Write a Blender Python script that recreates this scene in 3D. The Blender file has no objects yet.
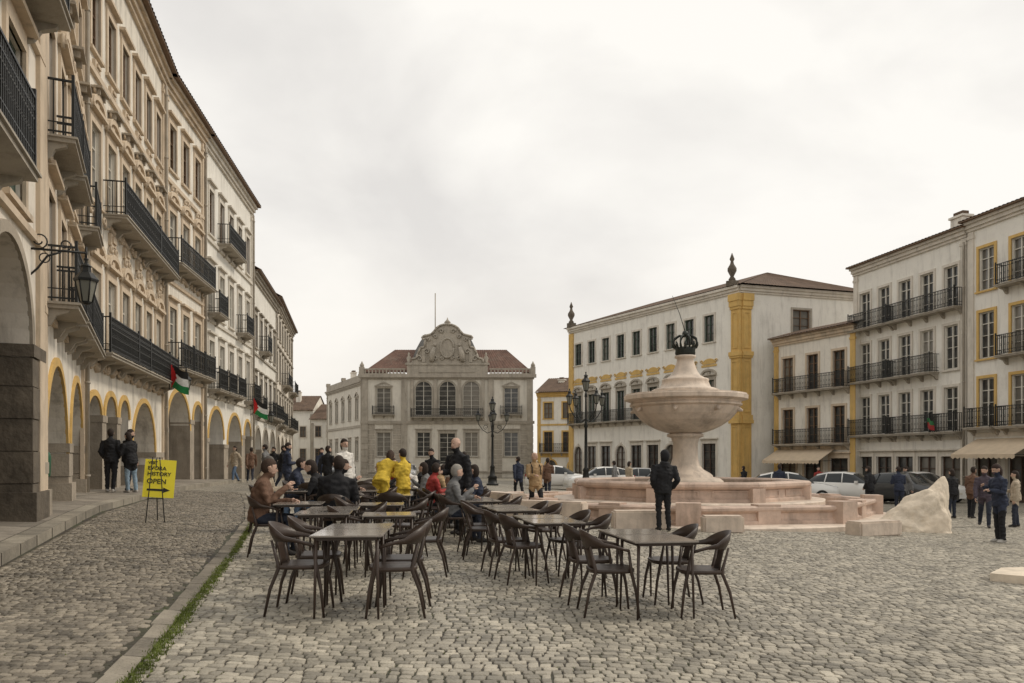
import bpy, bmesh, math, random
import numpy as np
from mathutils import Vector, Matrix, noise
random.seed(7); np.random.seed(7)
R=math.radians
sc=bpy.context.scene
COL=sc.collection
sc.view_settings.view_transform='Standard'
sc.view_settings.look='None'
sc.view_settings.exposure=0
# ------------------------------------------------------------------ materials
def base(name):
    m=bpy.data.materials.new(name); m.use_nodes=True
    nt=m.node_tree; return m,nt,nt.nodes['Principled BSDF']
def c4(c): return (c[0],c[1],c[2],1)
def mul(c,k): return tuple(min(1,x*k) for x in c)
def N(nt,t,**kw):
    n=nt.nodes.new(t)
    for k,v in kw.items():
        if k in n.inputs: n.inputs[k].default_value=v
        else: setattr(n,k,v)
    return n
def mixc(nt,fac,a,b,mode='MIX'):
    n=nt.nodes.new('ShaderNodeMix'); n.data_type='RGBA'; n.blend_type=mode
    for s,v in ((0,fac),(6,a),(7,b)):
        if hasattr(v,'default_value') or hasattr(v,'links'): nt.links.new(v,n.inputs[s])
        else: n.inputs[s].default_value = v if s==0 else c4(v)
    return n.outputs[2]
def ramp(nt,src,a,b,ca=0.0,cb=1.0):
    n=nt.nodes.new('ShaderNodeMapRange'); nt.links.new(src,n.inputs[0])
    n.inputs[1].default_value=a; n.inputs[2].default_value=b; n.inputs[3].default_value=ca; n.inputs[4].default_value=cb
    return n.outputs[0]
def mat(name,col,rough=.8,var=.18,scale=2.0,bump=.2,bscale=30,metal=0,streak=0,stain=(0.12,0.10,0.08),objrand=0,island=0,spec=.4):
    m,nt,b=base(name)
    tc=N(nt,'ShaderNodeTexCoord')
    n1=N(nt,'ShaderNodeTexNoise'); n1.inputs['Scale'].default_value=scale; n1.inputs['Detail'].default_value=7; n1.inputs['Roughness'].default_value=.65
    nt.links.new(tc.outputs['Object'],n1.inputs['Vector'])
    f=ramp(nt,n1.outputs[0],.3,.7)
    c=mixc(nt,f,mul(col,1-var),mul(col,1+var))
    if streak:
        mp=N(nt,'ShaderNodeMapping'); mp.inputs['Scale'].default_value=(1.6,1.6,.22)
        nt.links.new(tc.outputs['Object'],mp.inputs['Vector'])
        n2=N(nt,'ShaderNodeTexNoise'); n2.inputs['Scale'].default_value=1.5; n2.inputs['Detail'].default_value=8; n2.inputs['Roughness'].default_value=.7
        nt.links.new(mp.outputs[0],n2.inputs['Vector'])
        f2=ramp(nt,n2.outputs[0],.5,.8,0,streak)
        c=mixc(nt,f2,c,stain)
        n4=N(nt,'ShaderNodeTexNoise'); n4.inputs['Scale'].default_value=.5; n4.inputs['Detail'].default_value=9; n4.inputs['Roughness'].default_value=.75
        nt.links.new(tc.outputs['Object'],n4.inputs['Vector'])
        f4=ramp(nt,n4.outputs[0],.52,.74,0,streak*.7)
        c=mixc(nt,f4,c,mul(stain,2.4))
    if objrand:
        oi=N(nt,'ShaderNodeObjectInfo')
        f3=ramp(nt,oi.outputs['Random'],0,1,1-objrand,1+objrand)
        mm=nt.nodes.new('ShaderNodeVectorMath'); mm.operation='SCALE'
        nt.links.new(c,mm.inputs[0]); nt.links.new(f3,mm.inputs['Scale']); c=mm.outputs[0]
    if island:
        ge=N(nt,'ShaderNodeNewGeometry')
        f3=ramp(nt,ge.outputs['Random Per Island'],0,1,1-island,1+island)
        mm=nt.nodes.new('ShaderNodeVectorMath'); mm.operation='SCALE'
        nt.links.new(c,mm.inputs[0]); nt.links.new(f3,mm.inputs['Scale']); c=mm.outputs[0]
    nt.links.new(c,b.inputs['Base Color'])
    b.inputs['Roughness'].default_value=rough; b.inputs['Metallic'].default_value=metal
    b.inputs['Specular IOR Level'].default_value=spec
    if bump:
        n3=N(nt,'ShaderNodeTexNoise'); n3.inputs['Scale'].default_value=bscale; n3.inputs['Detail'].default_value=5
        nt.links.new(tc.outputs['Object'],n3.inputs['Vector'])
        bp=N(nt,'ShaderNodeBump'); bp.inputs['Strength'].default_value=bump; bp.inputs['Distance'].default_value=.02
        nt.links.new(n3.outputs[0],bp.inputs['Height']); nt.links.new(bp.outputs[0],b.inputs['Normal'])
    return m
W_CREAM=mat('cream_stucco',(.75,.69,.60),.9,.09,.8,.15,25,streak=.8,stain=(.15,.125,.095))
W_CREAM2=mat('aged_stucco',(.75,.70,.61),.9,.1,.7,.15,25,streak=.95,stain=(.13,.11,.085))
W_WHITE=mat('white_stucco',(.80,.77,.70),.9,.05,.8,.12,25,streak=.45)
W_WHITE2=mat('lime_stucco',(.78,.735,.65),.9,.06,.8,.12,25,streak=.6)
W_BANK=mat('grey_stone_wall',(.66,.62,.54),.9,.10,.7,.2,20,streak=.55)
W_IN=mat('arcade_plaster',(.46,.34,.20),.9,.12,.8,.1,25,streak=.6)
T_STONE=mat('trim_stone',(.36,.31,.245),.85,.26,2,.5,18,streak=.75)
T_CREAM=mat('trim_cream',(.60,.49,.365),.85,.16,2,.2,25,streak=.7)
T_GREY=mat('trim_grey_stone',(.39,.35,.29),.85,.2,2,.3,25,streak=.7)
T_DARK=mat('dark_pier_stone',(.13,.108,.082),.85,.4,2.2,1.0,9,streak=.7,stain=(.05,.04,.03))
T_OCHRE=mat('trim_ochre',(.62,.41,.14),.85,.14,2,.2,25,streak=.5)
T_PALE=mat('trim_pale',(.64,.59,.51),.85,.12,2,.15,25,streak=.5)
ROOF=mat('clay_tile',(.125,.082,.056),.9,.35,1.2,.5,18,streak=.5,stain=(.05,.04,.035))
DOME=mat('slate_dome',(.16,.155,.145),.8,.25,2,.3,18)
IRON=mat('wrought_iron',(.016,.017,.016),.5,.2,5,.1,40)
F_WHITE=mat('painted_frame_white',(.60,.57,.50),.6,.08,5,.05,40)
F_BROWN=mat('wood_frame_brown',(.15,.09,.05),.6,.2,5,.1,40)
F_GREEN=mat('wood_frame_green',(.06,.085,.065),.6,.2,5,.1,40)
DOORM=mat('door_wood',(.07,.045,.032),.6,.25,4,.2,30,objrand=.3)
def glassmat():
    m,nt,b=base('window_glass')
    oi=N(nt,'ShaderNodeObjectInfo'); f=ramp(nt,oi.outputs['Random'],.5,1.0,0,.6)
    tc=N(nt,'ShaderNodeTexCoord'); n=N(nt,'ShaderNodeTexNoise'); n.inputs['Scale'].default_value=1.3
    nt.links.new(tc.outputs['Object'],n.inputs['Vector'])
    c=mixc(nt,ramp(nt,n.outputs[0],.35,.7),(.025,.027,.028),(.09,.088,.08))
    c=mixc(nt,f,c,(.36,.33,.28))
    nt.links.new(c,b.inputs['Base Color']); b.inputs['Roughness'].default_value=.1
    b.inputs['Specular IOR Level'].default_value=.6
    return m
GLASS=glassmat()
LGLASS=mat('lantern_glass',(.20,.20,.17),.1,.05,3,0)
MARBLE=mat('pink_marble',(.54,.41,.33),.62,.28,1.6,.55,11,streak=.9,stain=(.16,.125,.10))
MARBLE2=mat('pale_marble',(.63,.53,.435),.62,.24,2.0,.45,11,streak=.85,stain=(.21,.165,.13))
ROCKM=mat('rough_marble',(.68,.59,.47),.8,.22,3,.8,11,streak=.35,stain=(.32,.24,.16))
BRONZE=mat('dark_bronze',(.03,.035,.03),.5,.3,5,.2,30,metal=.3)
STONE=mat('granite_sett',(.315,.285,.228),.52,.28,2.2,.7,45,island=.40,spec=.5)
PEBBLE=mat('dark_sett',(.205,.178,.138),.58,.28,2.2,.7,45,island=.48,spec=.5)
CHAIRM=mat('brown_chair',(.046,.030,.022),.40,.12,6,.08,60,objrand=.2)
TOPM=mat('table_laminate',(.32,.285,.25),.08,.15,6,.02,60,spec=.8)  # base colour lightened to carry the whitish sky reflection on the tops
def groundmat():
    m,nt,b=base('cobbled_ground')
    tc=N(nt,'ShaderNodeTexCoord')
    nz=N(nt,'ShaderNodeTexNoise'); nz.inputs['Scale'].default_value=.6
    nt.links.new(tc.outputs['Object'],nz.inputs['Vector'])
    v=N(nt,'ShaderNodeTexVoronoi'); v.feature='DISTANCE_TO_EDGE'; v.inputs['Scale'].default_value=9; v.inputs['Randomness'].default_value=.6
    v2=N(nt,'ShaderNodeTexVoronoi'); v2.inputs['Scale'].default_value=9; v2.inputs['Randomness'].default_value=.6
    nt.links.new(tc.outputs['Object'],v.inputs['Vector']); nt.links.new(tc.outputs['Object'],v2.inputs['Vector'])
    sep=N(nt,'ShaderNodeSeparateColor'); nt.links.new(v2.outputs['Color'],sep.inputs[0])
    st=mixc(nt,sep.outputs[0],(.20,.18,.142),(.40,.36,.285))
    st=mixc(nt,ramp(nt,nz.outputs[0],.35,.65),(.27,.24,.19),st)
    j=ramp(nt,v.outputs[0],.02,.08)
    far=mixc(nt,j,(.07,.062,.042),st)
    n2=N(nt,'ShaderNodeTexNoise'); n2.inputs['Scale'].default_value=.9; n2.inputs['Detail'].default_value=5
    nt.links.new(tc.outputs['Object'],n2.inputs['Vector'])
    near=mixc(nt,ramp(nt,n2.outputs[0],.45,.65),(.042,.034,.024),(.048,.056,.02))
    sx=N(nt,'ShaderNodeSeparateXYZ'); nt.links.new(tc.outputs['Object'],sx.inputs[0])
    fy=ramp(nt,sx.outputs['Y'],27.5,27.7)
    c=mixc(nt,fy,near,far)
    nt.links.new(c,b.inputs['Base Color']); b.inputs['Roughness'].default_value=.65
    bp=N(nt,'ShaderNodeBump'); bp.inputs['Strength'].default_value=.5; bp.inputs['Distance'].default_value=.02
    nt.links.new(j,bp.inputs['Height']); nt.links.new(bp.outputs[0],b.inputs['Normal'])
    return m
_cc={}
def cloth(col,rough=.85):
    k=tuple(round(x,3) for x in col)
    if k not in _cc: _cc[k]=mat('fabric',col,rough,.22,9,.3,60)
    return _cc[k]
# ------------------------------------------------------------------ mesh builder
class MB:
    def __init__(s): s.v=[];s.f=[];s.m=[];s.s=[]
    def face(s,pts,m=0,sm=False):
        i=len(s.v); s.v+= [tuple(p) for p in pts]; s.f.append(tuple(range(i,i+len(pts)))); s.m.append(m); s.s.append(sm)
    def box(s,x0,x1,y0,y1,z0,z1,m=0):
        i=len(s.v)
        s.v+=[(x0,y0,z0),(x1,y0,z0),(x1,y1,z0),(x0,y1,z0),(x0,y0,z1),(x1,y0,z1),(x1,y1,z1),(x0,y1,z1)]
        for q in ((0,3,2,1),(4,5,6,7),(0,1,5,4),(1,2,6,5),(2,3,7,6),(3,0,4,7)):
            s.f.append(tuple(i+k for k in q)); s.m.append(m); s.s.append(False)
    def rings(s,rs,m=0,sm=True,cap=True,closed=True):
        n=len(rs[0]); i=len(s.v)
        for r in rs: s.v+=[tuple(p) for p in r]
        for a in range(len(rs)-1):
            for k in range(n if closed else n-1):
                k2=(k+1)%n
                s.f.append((i+a*n+k,i+a*n+k2,i+(a+1)*n+k2,i+(a+1)*n+k)); s.m.append(m); s.s.append(sm)
        if cap:
            s.f.append(tuple(i+k for k in range(n-1,-1,-1))); s.m.append(m); s.s.append(False)
            j=i+(len(rs)-1)*n
            s.f.append(tuple(j+k for k in range(n))); s.m.append(m); s.s.append(False)
    def tube(s,pts,rad,n=8,m=0,side=(1,0,0),cap=True,sm=True):
        pts=[Vector(p) for p in pts]; rs=[]
        side=Vector(side)
        for i,p in enumerate(pts):
            t=(pts[min(i+1,len(pts)-1)]-pts[max(i-1,0)]).normalized()
            a=side-t*side.dot(t)
            if a.length<.2:
                a=Vector((0,1,0)); a=a-t*a.dot(t)
                if a.length<.2: a=Vector((0,0,1)); a=a-t*a.dot(t)
            a.normalize(); b=t.cross(a)
            r=rad[i] if isinstance(rad,(list,tuple)) else rad
            ra,rb=(r if isinstance(r,(list,tuple)) else (r,r))
            rs.append([p+a*ra*math.cos(2*math.pi*k/n)+b*rb*math.sin(2*math.pi*k/n) for k in range(n)])
        s.rings(rs,m,sm,cap)
    def lathe(s,prof,n=32,m=0,c=(0,0,0),sm=True,cap=True,ph=0):
        rs=[]
        for r,z in prof:
            rs.append([(c[0]+r*math.cos(ph+2*math.pi*k/n),c[1]+r*math.sin(ph+2*math.pi*k/n),c[2]+z) for k in range(n)])
        s.rings(rs,m,sm,cap)
    def build(s,name,mats):
        me=bpy.data.meshes.new(name); me.from_pydata(s.v,[],s.f)
        for mm in mats: me.materials.append(mm)
        me.polygons.foreach_set('material_index',s.m); me.polygons.foreach_set('use_smooth',s.s)
        me.update(); return me
def ob(name,me,parent=None,M=None,label=None):
    o=bpy.data.objects.new(name,me); COL.objects.link(o)
    if parent: o.parent=parent
    if M is not None: o.matrix_local=M
    if label: o['label']=label
    return o
def root(name,label,cat,x,y,z,rz=0,group=None,me=None):
    o=bpy.data.objects.new(name,me); COL.objects.link(o)
    o.location=(x,y,z); o.rotation_euler=(0,0,rz); o['label']=label; o['category']=cat
    if group: o['group']=group
    return o
def struct(name,me):
    o=bpy.data.objects.new(name,me); COL.objects.link(o); o['kind']='structure'; return o
def copytree(src,name,x,y,z,rz,label=None):
    n=src.copy(); COL.objects.link(n); n.location=(x,y,z); n.rotation_euler=(0,0,rz)
    if label: n['label']=label
    def rec(s,d):
        for ch in list(s.children):
            k=ch.copy(); COL.objects.link(k); k.parent=d; k.matrix_local=ch.matrix_local.copy(); rec(ch,k)
    rec(src,n); return n
T=Matrix.Translation
# ------------------------------------------------------------------ ground
def zg(x,y):
    x=np.asarray(x,float); y=np.asarray(y,float)
    fade=np.clip(1-(y-35)/45,0,1)
    l=.045*np.clip(-x,0,14)*fade
    r=-.03*np.clip(x,0,14)
    return l+r-.01*np.clip(y-15,0,85)
def zgf(x,y): return float(zg(x,y))
gx=np.concatenate([[-600,-200,-80,-40],np.arange(-24,34,1.0),[45,80,200,600]])
gy=np.concatenate([[-60,-20,-5],np.arange(0,101,1.0),[130,200,400,900]])
X,Y=np.meshgrid(gx,gy); Z=zg(X,Y)-.006
nx,ny=len(gx),len(gy)
vv=np.stack([X.ravel(),Y.ravel(),Z.ravel()],1)
ff=[(j*nx+i,j*nx+i+1,(j+1)*nx+i+1,(j+1)*nx+i) for j in range(ny-1) for i in range(nx-1)]
me=bpy.data.meshes.new('ground'); me.from_pydata(vv.tolist(),[],ff); me.materials.append(groundmat()); struct('ground',me)
def xgut(y): return np.interp(y,[0,5.3,11.7,16.7,22,30],[-1.5,-2.55,-4.15,-5.5,-7.3,-10.2])
def xkerb(y): return np.interp(y,[0,4,9.2,16.7,25.8,45,60,80],[-2.6,-3.9,-5.9,-8.65,-11.1,-14.3,-16.5,-20])
def stones(name,y0,y1,rowh,wmin,wmax,xl,xr,matl,hgt=.014,gap=.011):
    Q=[]
    y=y0
    while y<y1:
        rh=rowh*random.uniform(.82,1.18)
        lo,hi=xl(y),xr(y)
        n=int((hi-lo)/((wmin+wmax)/2))+2
        w=np.random.uniform(wmin,wmax,n); xs=lo+np.cumsum(w)-w
        k=xs+w<hi+.02
        xs=xs[k]; w=w[k]
        Q.append(np.stack([xs,xs+w,np.full(len(xs),y),np.full(len(xs),y+rh)],1))
        y+=rh
    Q=np.concatenate(Q); n=len(Q)
    g_=gap*np.random.uniform(.5,1.5,(n,))
    x0=Q[:,0]+g_;x1=Q[:,1]-g_;a0=Q[:,2]+g_;a1=Q[:,3]-g_
    c=np.minimum(x1-x0,a1-a0)*.13
    px=np.stack([x0+c,x1-c,x1,x1,x1-c,x0+c,x0,x0],1); py=np.stack([a0,a0,a0+c,a1-c,a1,a1,a1-c,a0+c],1)
    px+=np.random.uniform(-.006,.006,px.shape); py+=np.random.uniform(-.006,.006,py.shape)
    cx=px.mean(1,keepdims=True); cy=py.mean(1,keepdims=True)
    an=np.random.normal(0,.08,(n,1)); rx,ry=px-cx,py-cy
    px=cx+rx*np.cos(an)-ry*np.sin(an); py=cy+rx*np.sin(an)+ry*np.cos(an)
    mx=cx+(px-cx)*.95; my=cy+(py-cy)*.95
    tx=cx+(px-cx)*.83; ty=cy+(py-cy)*.83
    def curve(x,y): return y+.15*np.sin(x*.8+y*.15)+.06*np.sin(x*2.1+1.1*y)
    hz=np.random.uniform(-.0035,.0035,(n,1)); tl=np.random.uniform(-.07,.07,(n,2))
    lv=[]
    for (ax,ay,h) in ((px,py,-.012),(mx,my,hgt*.72),(tx,ty,hgt)):
        cyv=curve(ax,ay)
        z=zg(ax,cyv)+h+(hz if h>0 else 0)+((ax-cx)*tl[:,:1]+(ay-cy)*tl[:,1:] if h>0 else 0)
        lv.append(np.stack([ax,cyv,z],2))
    V=np.concatenate(lv,1).reshape(-1,3)
    base_=np.arange(n)[:,None]*24
    fs=[]
    for l in (0,8):
        for k in range(8):
            k2=(k+1)%8; fs.append(np.array([l+k,l+k2,l+8+k2,l+8+k]))
    quads=(base_[:,:,None]+np.array(fs)[None]).reshape(-1,4)
    tops=(base_+np.arange(16,24)[None])
    me=bpy.data.meshes.new(name)
    me.vertices.add(len(V)); me.vertices.foreach_set('co',V.ravel())
    nl=quads.size+tops.size; me.loops.add(nl)
    me.loops.foreach_set('vertex_index',np.concatenate([quads.ravel(),tops.ravel()]).astype(np.int32))
    npoly=len(quads)+len(tops); me.polygons.add(npoly)
    starts=np.concatenate([np.arange(len(quads))*4,quads.size+np.arange(len(tops))*8]).astype(np.int32)
    me.polygons.foreach_set('loop_start',starts)
    me.update(calc_edges=True); me.validate()
    me.polygons.foreach_set('use_smooth',[True]*len(me.polygons)); me.materials.append(matl)
    return struct(name,me)
stones('cobblestone_paving',3.9,27.6,.088,.075,.13,lambda y:max(-.66*y-2.0,float(xgut(y))+.09),lambda y:.66*y+2.0,STONE,.008,.006)
stones('side_paving',3.9,27.6,.078,.065,.11,lambda y:max(-.66*y-1.6,float(xkerb(y))+.05),lambda y:float(xgut(y))-.10,PEBBLE,.009,.0065)
g=MB(); y=3.4
while y<27:
    l=random.uniform(.3,.62); a0,a1=y+.008,y+l-.008
    p=[]
    jx=random.uniform(-.012,.012)
    for (yy,off) in ((a0,-.085),(a0,.07),(a1,.07),(a1,-.085)):
        xx=float(xgut(yy))+off+jx+random.uniform(-.008,.008); p.append((xx,yy,zgf(xx,yy)+.011+random.uniform(-.004,.004)))
    b_=[(q[0],q[1],q[2]-.05) for q in p]
    i=len(g.v); g.v+=p+b_
    for q in ((0,1,2,3),(0,4,5,1),(1,5,6,2),(2,6,7,3),(3,7,4,0)): g.f.append(tuple(i+k for k in q)); g.m.append(0); g.s.append(False)
    y+=l
struct('kerb_line',g.build('kerb_line',[mat('kerb_stone',(.22,.195,.155),.75,.3,3,.8,25,island=.3)]))
g=MB()
def tuft(x,y,s):
    z=zgf(x,y)
    for _ in range(4):
        a=random.uniform(0,6.28); h=s*random.uniform(.6,1.3); w=s*.25
        dx,dy=math.cos(a),math.sin(a); ox,oy=random.uniform(-s,s),random.uniform(-s,s)
        g.face([(x+ox-dy*w,y+oy+dx*w,z-.005),(x+ox+dy*w,y+oy-dx*w,z-.005),(x+ox+dx*h*.5,y+oy+dy*h*.5,z+h)])
for i in range(9500):
    y=3.6+ (random.random()**1.3)*20; x=float(xgut(y))+.09+random.gauss(.025,.028)
    if noise.noise(Vector((0,y*.9,3)))+.5>random.uniform(-.2,.45): tuft(x,y,random.uniform(.010,.030))
for i in range(6500):
    y=3.8+(random.random()**1.5)*16; x=random.uniform(float(xkerb(y)),.62*y)
    if noise.noise(Vector((x*.7,y*.7,9)))>.05: tuft(x,y,random.uniform(.006,.013))
mo=struct('grass_in_joints',g.build('grass',[mat('moss_green',(.12,.15,.03),.9,.4,4,0)])); mo['kind']='stuff'; mo['label']='moss and short grass growing between paving stones'; mo['category']='grass'
g=MB()
ys=[0,2,4,6,8,9.2,11,13,15,16.7,19,22,25.8,29,33,37,41,45,50,55,60,70,80]
for i in range(len(ys)-1):
    y0,y1=ys[i],ys[i+1]
    nl=max(1,int((y1-y0)/.9))
    for k in range(nl):
        a=y0+(y1-y0)*k/nl; b=y0+(y1-y0)*(k+1)/nl
        xa,xb=float(xkerb(a)),float(xkerb(b))
        o=.008
        def P(x,y,dz=.14): return (x,y,zgf(x,y)+dz)
        g.face([P(xa,a+o),P(xa-.28,a+o),P(xb-.28,b-o),P(xb,b-o)][::-1])
        g.face([P(xa,a+o,-.03),P(xa,a+o),P(xb,b-o),P(xb,b-o,-.03)][::-1])
        for (u,v) in ((.3,1.2),(1.215,2.2),(2.215,3.4),(3.415,5),(5,9)):
            g.face([P(xa-u,a+o,.136),P(xa-v,a+o,.136),P(xb-v,b-o,.136),P(xb-u,b-o,.136)][::-1],1)
        g.face([P(xa-.1,a-.01,.12),P(xa-9,a-.01,.12),P(xb-9,b+.01,.12),P(xb-.1,b+.01,.12)][::-1],2)
struct('sidewalk',g.build('sidewalk',[mat('kerb_granite',(.28,.25,.20),.8,.28,2,.6,20,island=.22),mat('sidewalk_slab',(.25,.22,.18),.8,.28,2,.5,20,island=.24),mat('slab_joint',(.05,.045,.035))]))
# ------------------------------------------------------------------ facade tools
_wc={}
def window_meshes(w,h,style,frame,trim,arched=False):
    key=(round(w,2),round(h,2),style,frame.name,trim.name if trim else '',arched)
    if key in _wc: return _wc[key]
    g=MB(); hw=w/2
    if arched:
        zs=h-hw; pts=[(-hw,.17,0),(hw,.17,0)]+[(hw*math.cos(t),.17,zs+hw*math.sin(t)) for t in np.linspace(0,math.pi,13)]
        g.face(pts,1)
    else: g.face([(-hw,.17,0),(hw,.17,0),(hw,.17,h),(-hw,.17,h)],1)
    f=.065; g.box(-hw,-hw+f,.09,.165,0,h-(hw if arched else 0)); g.box(hw-f,hw,.09,.165,0,h-(hw if arched else 0))
    g.box(-hw+f,hw-f,.091,.164,0,f*1.3)
    if not arched: g.box(-hw+f,hw-f,.091,.164,h-f,h)
    else:
        t=np.linspace(0,math.pi,13)
        for a,b in zip(t[:-1],t[1:]):
            q=[]
            for (r,tt) in ((hw,a),(hw,b),(hw-f,b),(hw-f,a)): q.append((r*math.cos(tt),.09,h-hw+r*math.sin(tt)))
            g.face(q)
    g.box(-.035,.035,.085,.16,f,h-f)
    nb=max(2,int(h/.55)); 
    for k in range(1,nb):
        z=h*k/nb; tk=.03 if k!=nb-1 else .045
        for (a,b) in ((-hw+f,-.035),(.035,hw-f)): g.box(a,b,.1,.155,z-tk/2,z+tk/2)
    if style=='door': g.box(-hw+f,-.035,.095,.158,f*1.3,h*.28); g.box(.035,hw-f,.095,.158,f*1.3,h*.28)
    me1=g.build('window',[frame,GLASS])
    me2=None
    if trim:
        g=MB(); t=.15; p=.055
        ztop=h-(hw if arched else 0)
        g.box(-hw-t,-hw,-p,.03,0,ztop); g.box(hw,hw+t,-p,.03,0,ztop)
        if arched:
            tt=np.linspace(0,math.pi,15)
            for a,b in zip(tt[:-1],tt[1:]):
                A=lambda r,q,y:(r*math.cos(q),y,ztop+r*math.sin(q))
                g.face([A(hw,a,-p),A(hw,b,-p),A(hw+t,b,-p),A(hw+t,a,-p)][::-1])
                g.face([A(hw+t,a,-p),A(hw+t,b,-p),A(hw+t,b,.02),A(hw+t,a,.02)])
                g.face([A(hw,a,-p),A(hw,b,-p),A(hw,b,.02),A(hw,a,.02)][::-1])
            g.box(-.12,.12,-p-.05,.0,h+.02,h+t+.12)
        else: g.box(-hw-t,hw+t,-p-.002,.03,h,h+t)
        g.box(-hw-t-.05,hw+t+.05,-p-.06,.1,-.09,0)
        if style in('cornice','pediment','door','rococo'):
            g.box(-hw-t,hw+t,-p+.02,.02,h+t,h+t+.18); g.box(-hw-t-.1,hw+t+.1,-p-.13,.02,h+t+.18,h+t+.27)
        if style in('pediment','rococo'):
            zb=h+t+.27; n=12; H=.42; W_=hw+t+.08
            pr=[(W_*math.cos(a),H*math.sin(a)) for a in np.linspace(0,math.pi,n)]
            pi_=[(x*.78,z*.62) for x,z in pr]
            for i in range(n-1):
                (x0,z0),(x1,z1)=pr[i],pr[i+1]; (u0,v0),(u1,v1)=pi_[i],pi_[i+1]
                g.face([(x0,-p-.1,zb+z0),(u0,-p-.1,zb+v0),(u1,-p-.1,zb+v1),(x1,-p-.1,zb+z1)])
                g.face([(x0,-p-.1,zb+z0),(x1,-p-.1,zb+z1),(x1,.02,zb+z1),(x0,.02,zb+z0)])
                g.face([(u0,-p-.1,zb+v0),(u0,-.01,zb+v0),(u1,-.01,zb+v1),(u1,-p-.1,zb+v1)])
            g.box(-.13,.13,-p-.04,-.012,zb,zb+H*.55)
        if style=='rococo':
            for s in (-1,1):
                for (qx,qz,r_) in ((hw+.1,h+.42,.16),(hw*.5,h+.95,.13),(hw+.16,-.35,.13)):
                    g.tube([(s*(qx+r_*math.cos(a)*(1-a/9)),-p-.04,qz+r_*math.sin(a)*(1-a/9)) for a in np.linspace(-1,6,12)],.04,5,side=(0,1,0))
            g.tube([(-hw*.7,-.03,-.2),(0,-.05,-.42),(hw*.7,-.03,-.2)],[.05,.11,.05],6,side=(0,1,0))
        if style=='tri':
            zb=h+t; W_=hw+t+.1; H=.5
            g.box(-W_,W_,-p-.1,.02,zb,zb+.1)
            for s in (-1,1):
                q=[(s*W_,zb+.1),(0,zb+.1+H),(0,zb+H-.05),(s*(W_-.25),zb+.1)]
                g.face([(x,-p-.1,z) for x,z in q]); g.face([(q[0][0],-p-.1,q[0][1]),(q[1][0],-p-.1,q[1][1]),(q[1][0],.02,q[1][1]),(q[0][0],.02,q[0][1])])
        me2=g.build('frame',[trim])
    _wc[key]=(me1,me2); return _wc[key]
_bc={}
def balcony_meshes(w,proj=.7,ornate=False):
    key=(round(w,1),proj,ornate)
    if key in _bc: return _bc[key]
    g=MB(); hw=w/2
    g.box(-hw,hw,-proj,0.02,-.12,0); g.box(-hw-.04,hw+.04,-proj-.04,.02,-.05,-.015)
    n=max(2,int(w/1.1)+1)
    for k in range(n):
        x=-hw+.12+(w-.24)*k/(n-1)
        pr=[(0.02,-.12),(-proj*.75,-.12),(-proj*.7,-.18),(-proj*.35,-.25),(-.1,-.42),(.02,-.46)]
        L_=[(x-.06,a,b) for a,b in pr]; R_=[(x+.06,a,b) for a,b in pr]
        g.face(L_); g.face(R_[::-1])
        for q in range(len(pr)-1): g.face([L_[q],R_[q],R_[q+1],L_[q+1]])
    slab=g.build('balcony',[T_GREY])
    g=MB(); P=proj-.04; H=1.0; b=.011
    g.box(-hw+.01,hw-.01,-P-.022,-P+.022,H-.035,H); g.box(-hw+.01,hw-.01,-P-.015,-P+.015,.05,.08)
    g.box(-hw+.01,hw-.01,-P-.012,-P+.012,H-.2,H-.18); g.box(-hw+.01,hw-.01,-P-.012,-P+.012,.22,.24)
    for s in (-1,1):
        xx=s*(hw-.03)
        g.box(xx-.02,xx+.02,-P,0,H-.034,H-.001); g.box(xx-.012,xx+.012,-P,0,.051,.079); g.box(xx-.011,xx+.011,-P,0,.221,.239)
        m=max(3,int(P/.12))
        for k in range(m): yy=-P+P*k/m; g.box(xx-b,xx+b,yy-b,yy+b,0,H-.02)
        g.box(xx-.025,xx+.025,-P-.025,-P+.025,0,H+.1)
    m=int((w-.1)/(.095 if ornate else .115))
    for k in range(1,m):
        x=-hw+.05+(w-.1)*k/m; g.box(x-b,x+b,-P-b,-P+b,.05,H-.02)
        if k%2==0 or ornate:
            for zc,r in ((.15,.055),(H-.11,.055),(.5,.06 if ornate else .05),(.72,.045))[:4 if ornate else 3]:
                x2=x+.05
                pts=[(x2+r*math.cos(a),-P,zc+r*math.sin(a)) for a in np.linspace(0,2*math.pi,7)]
                g.tube(pts,.010,4,cap=False,sm=False,side=(0,1,0))
    rail=g.build('railing',[IRON])
    _bc[key]=(slab,rail); return _bc[key]
def corr(g,A,B,C,D,m=0,period=.26,amp=.045):
    A,B,C,D=[Vector(p) for p in (A,B,C,D)]
    n=max(2,int((B-A).length/period*4)); nr=4
    up=(C-B).normalized().cross((A-B).normalized()); 
    if up.z<0: up=-up
    i0=len(g.v)
    for j in range(nr+1):
        v=j/nr
        for i in range(n+1):
            u=i/n; p=(A.lerp(B,u)).lerp(D.lerp(C,u),v)
            p=p+up*(amp*abs(math.sin(math.pi*i/4+.0)))
            g.v.append(tuple(p))
    for j in range(nr):
        for i in range(n):
            a=i0+j*(n+1)+i; g.f.append((a,a+1,a+n+2,a+n+1)); g.m.append(m); g.s.append(False)
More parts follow.
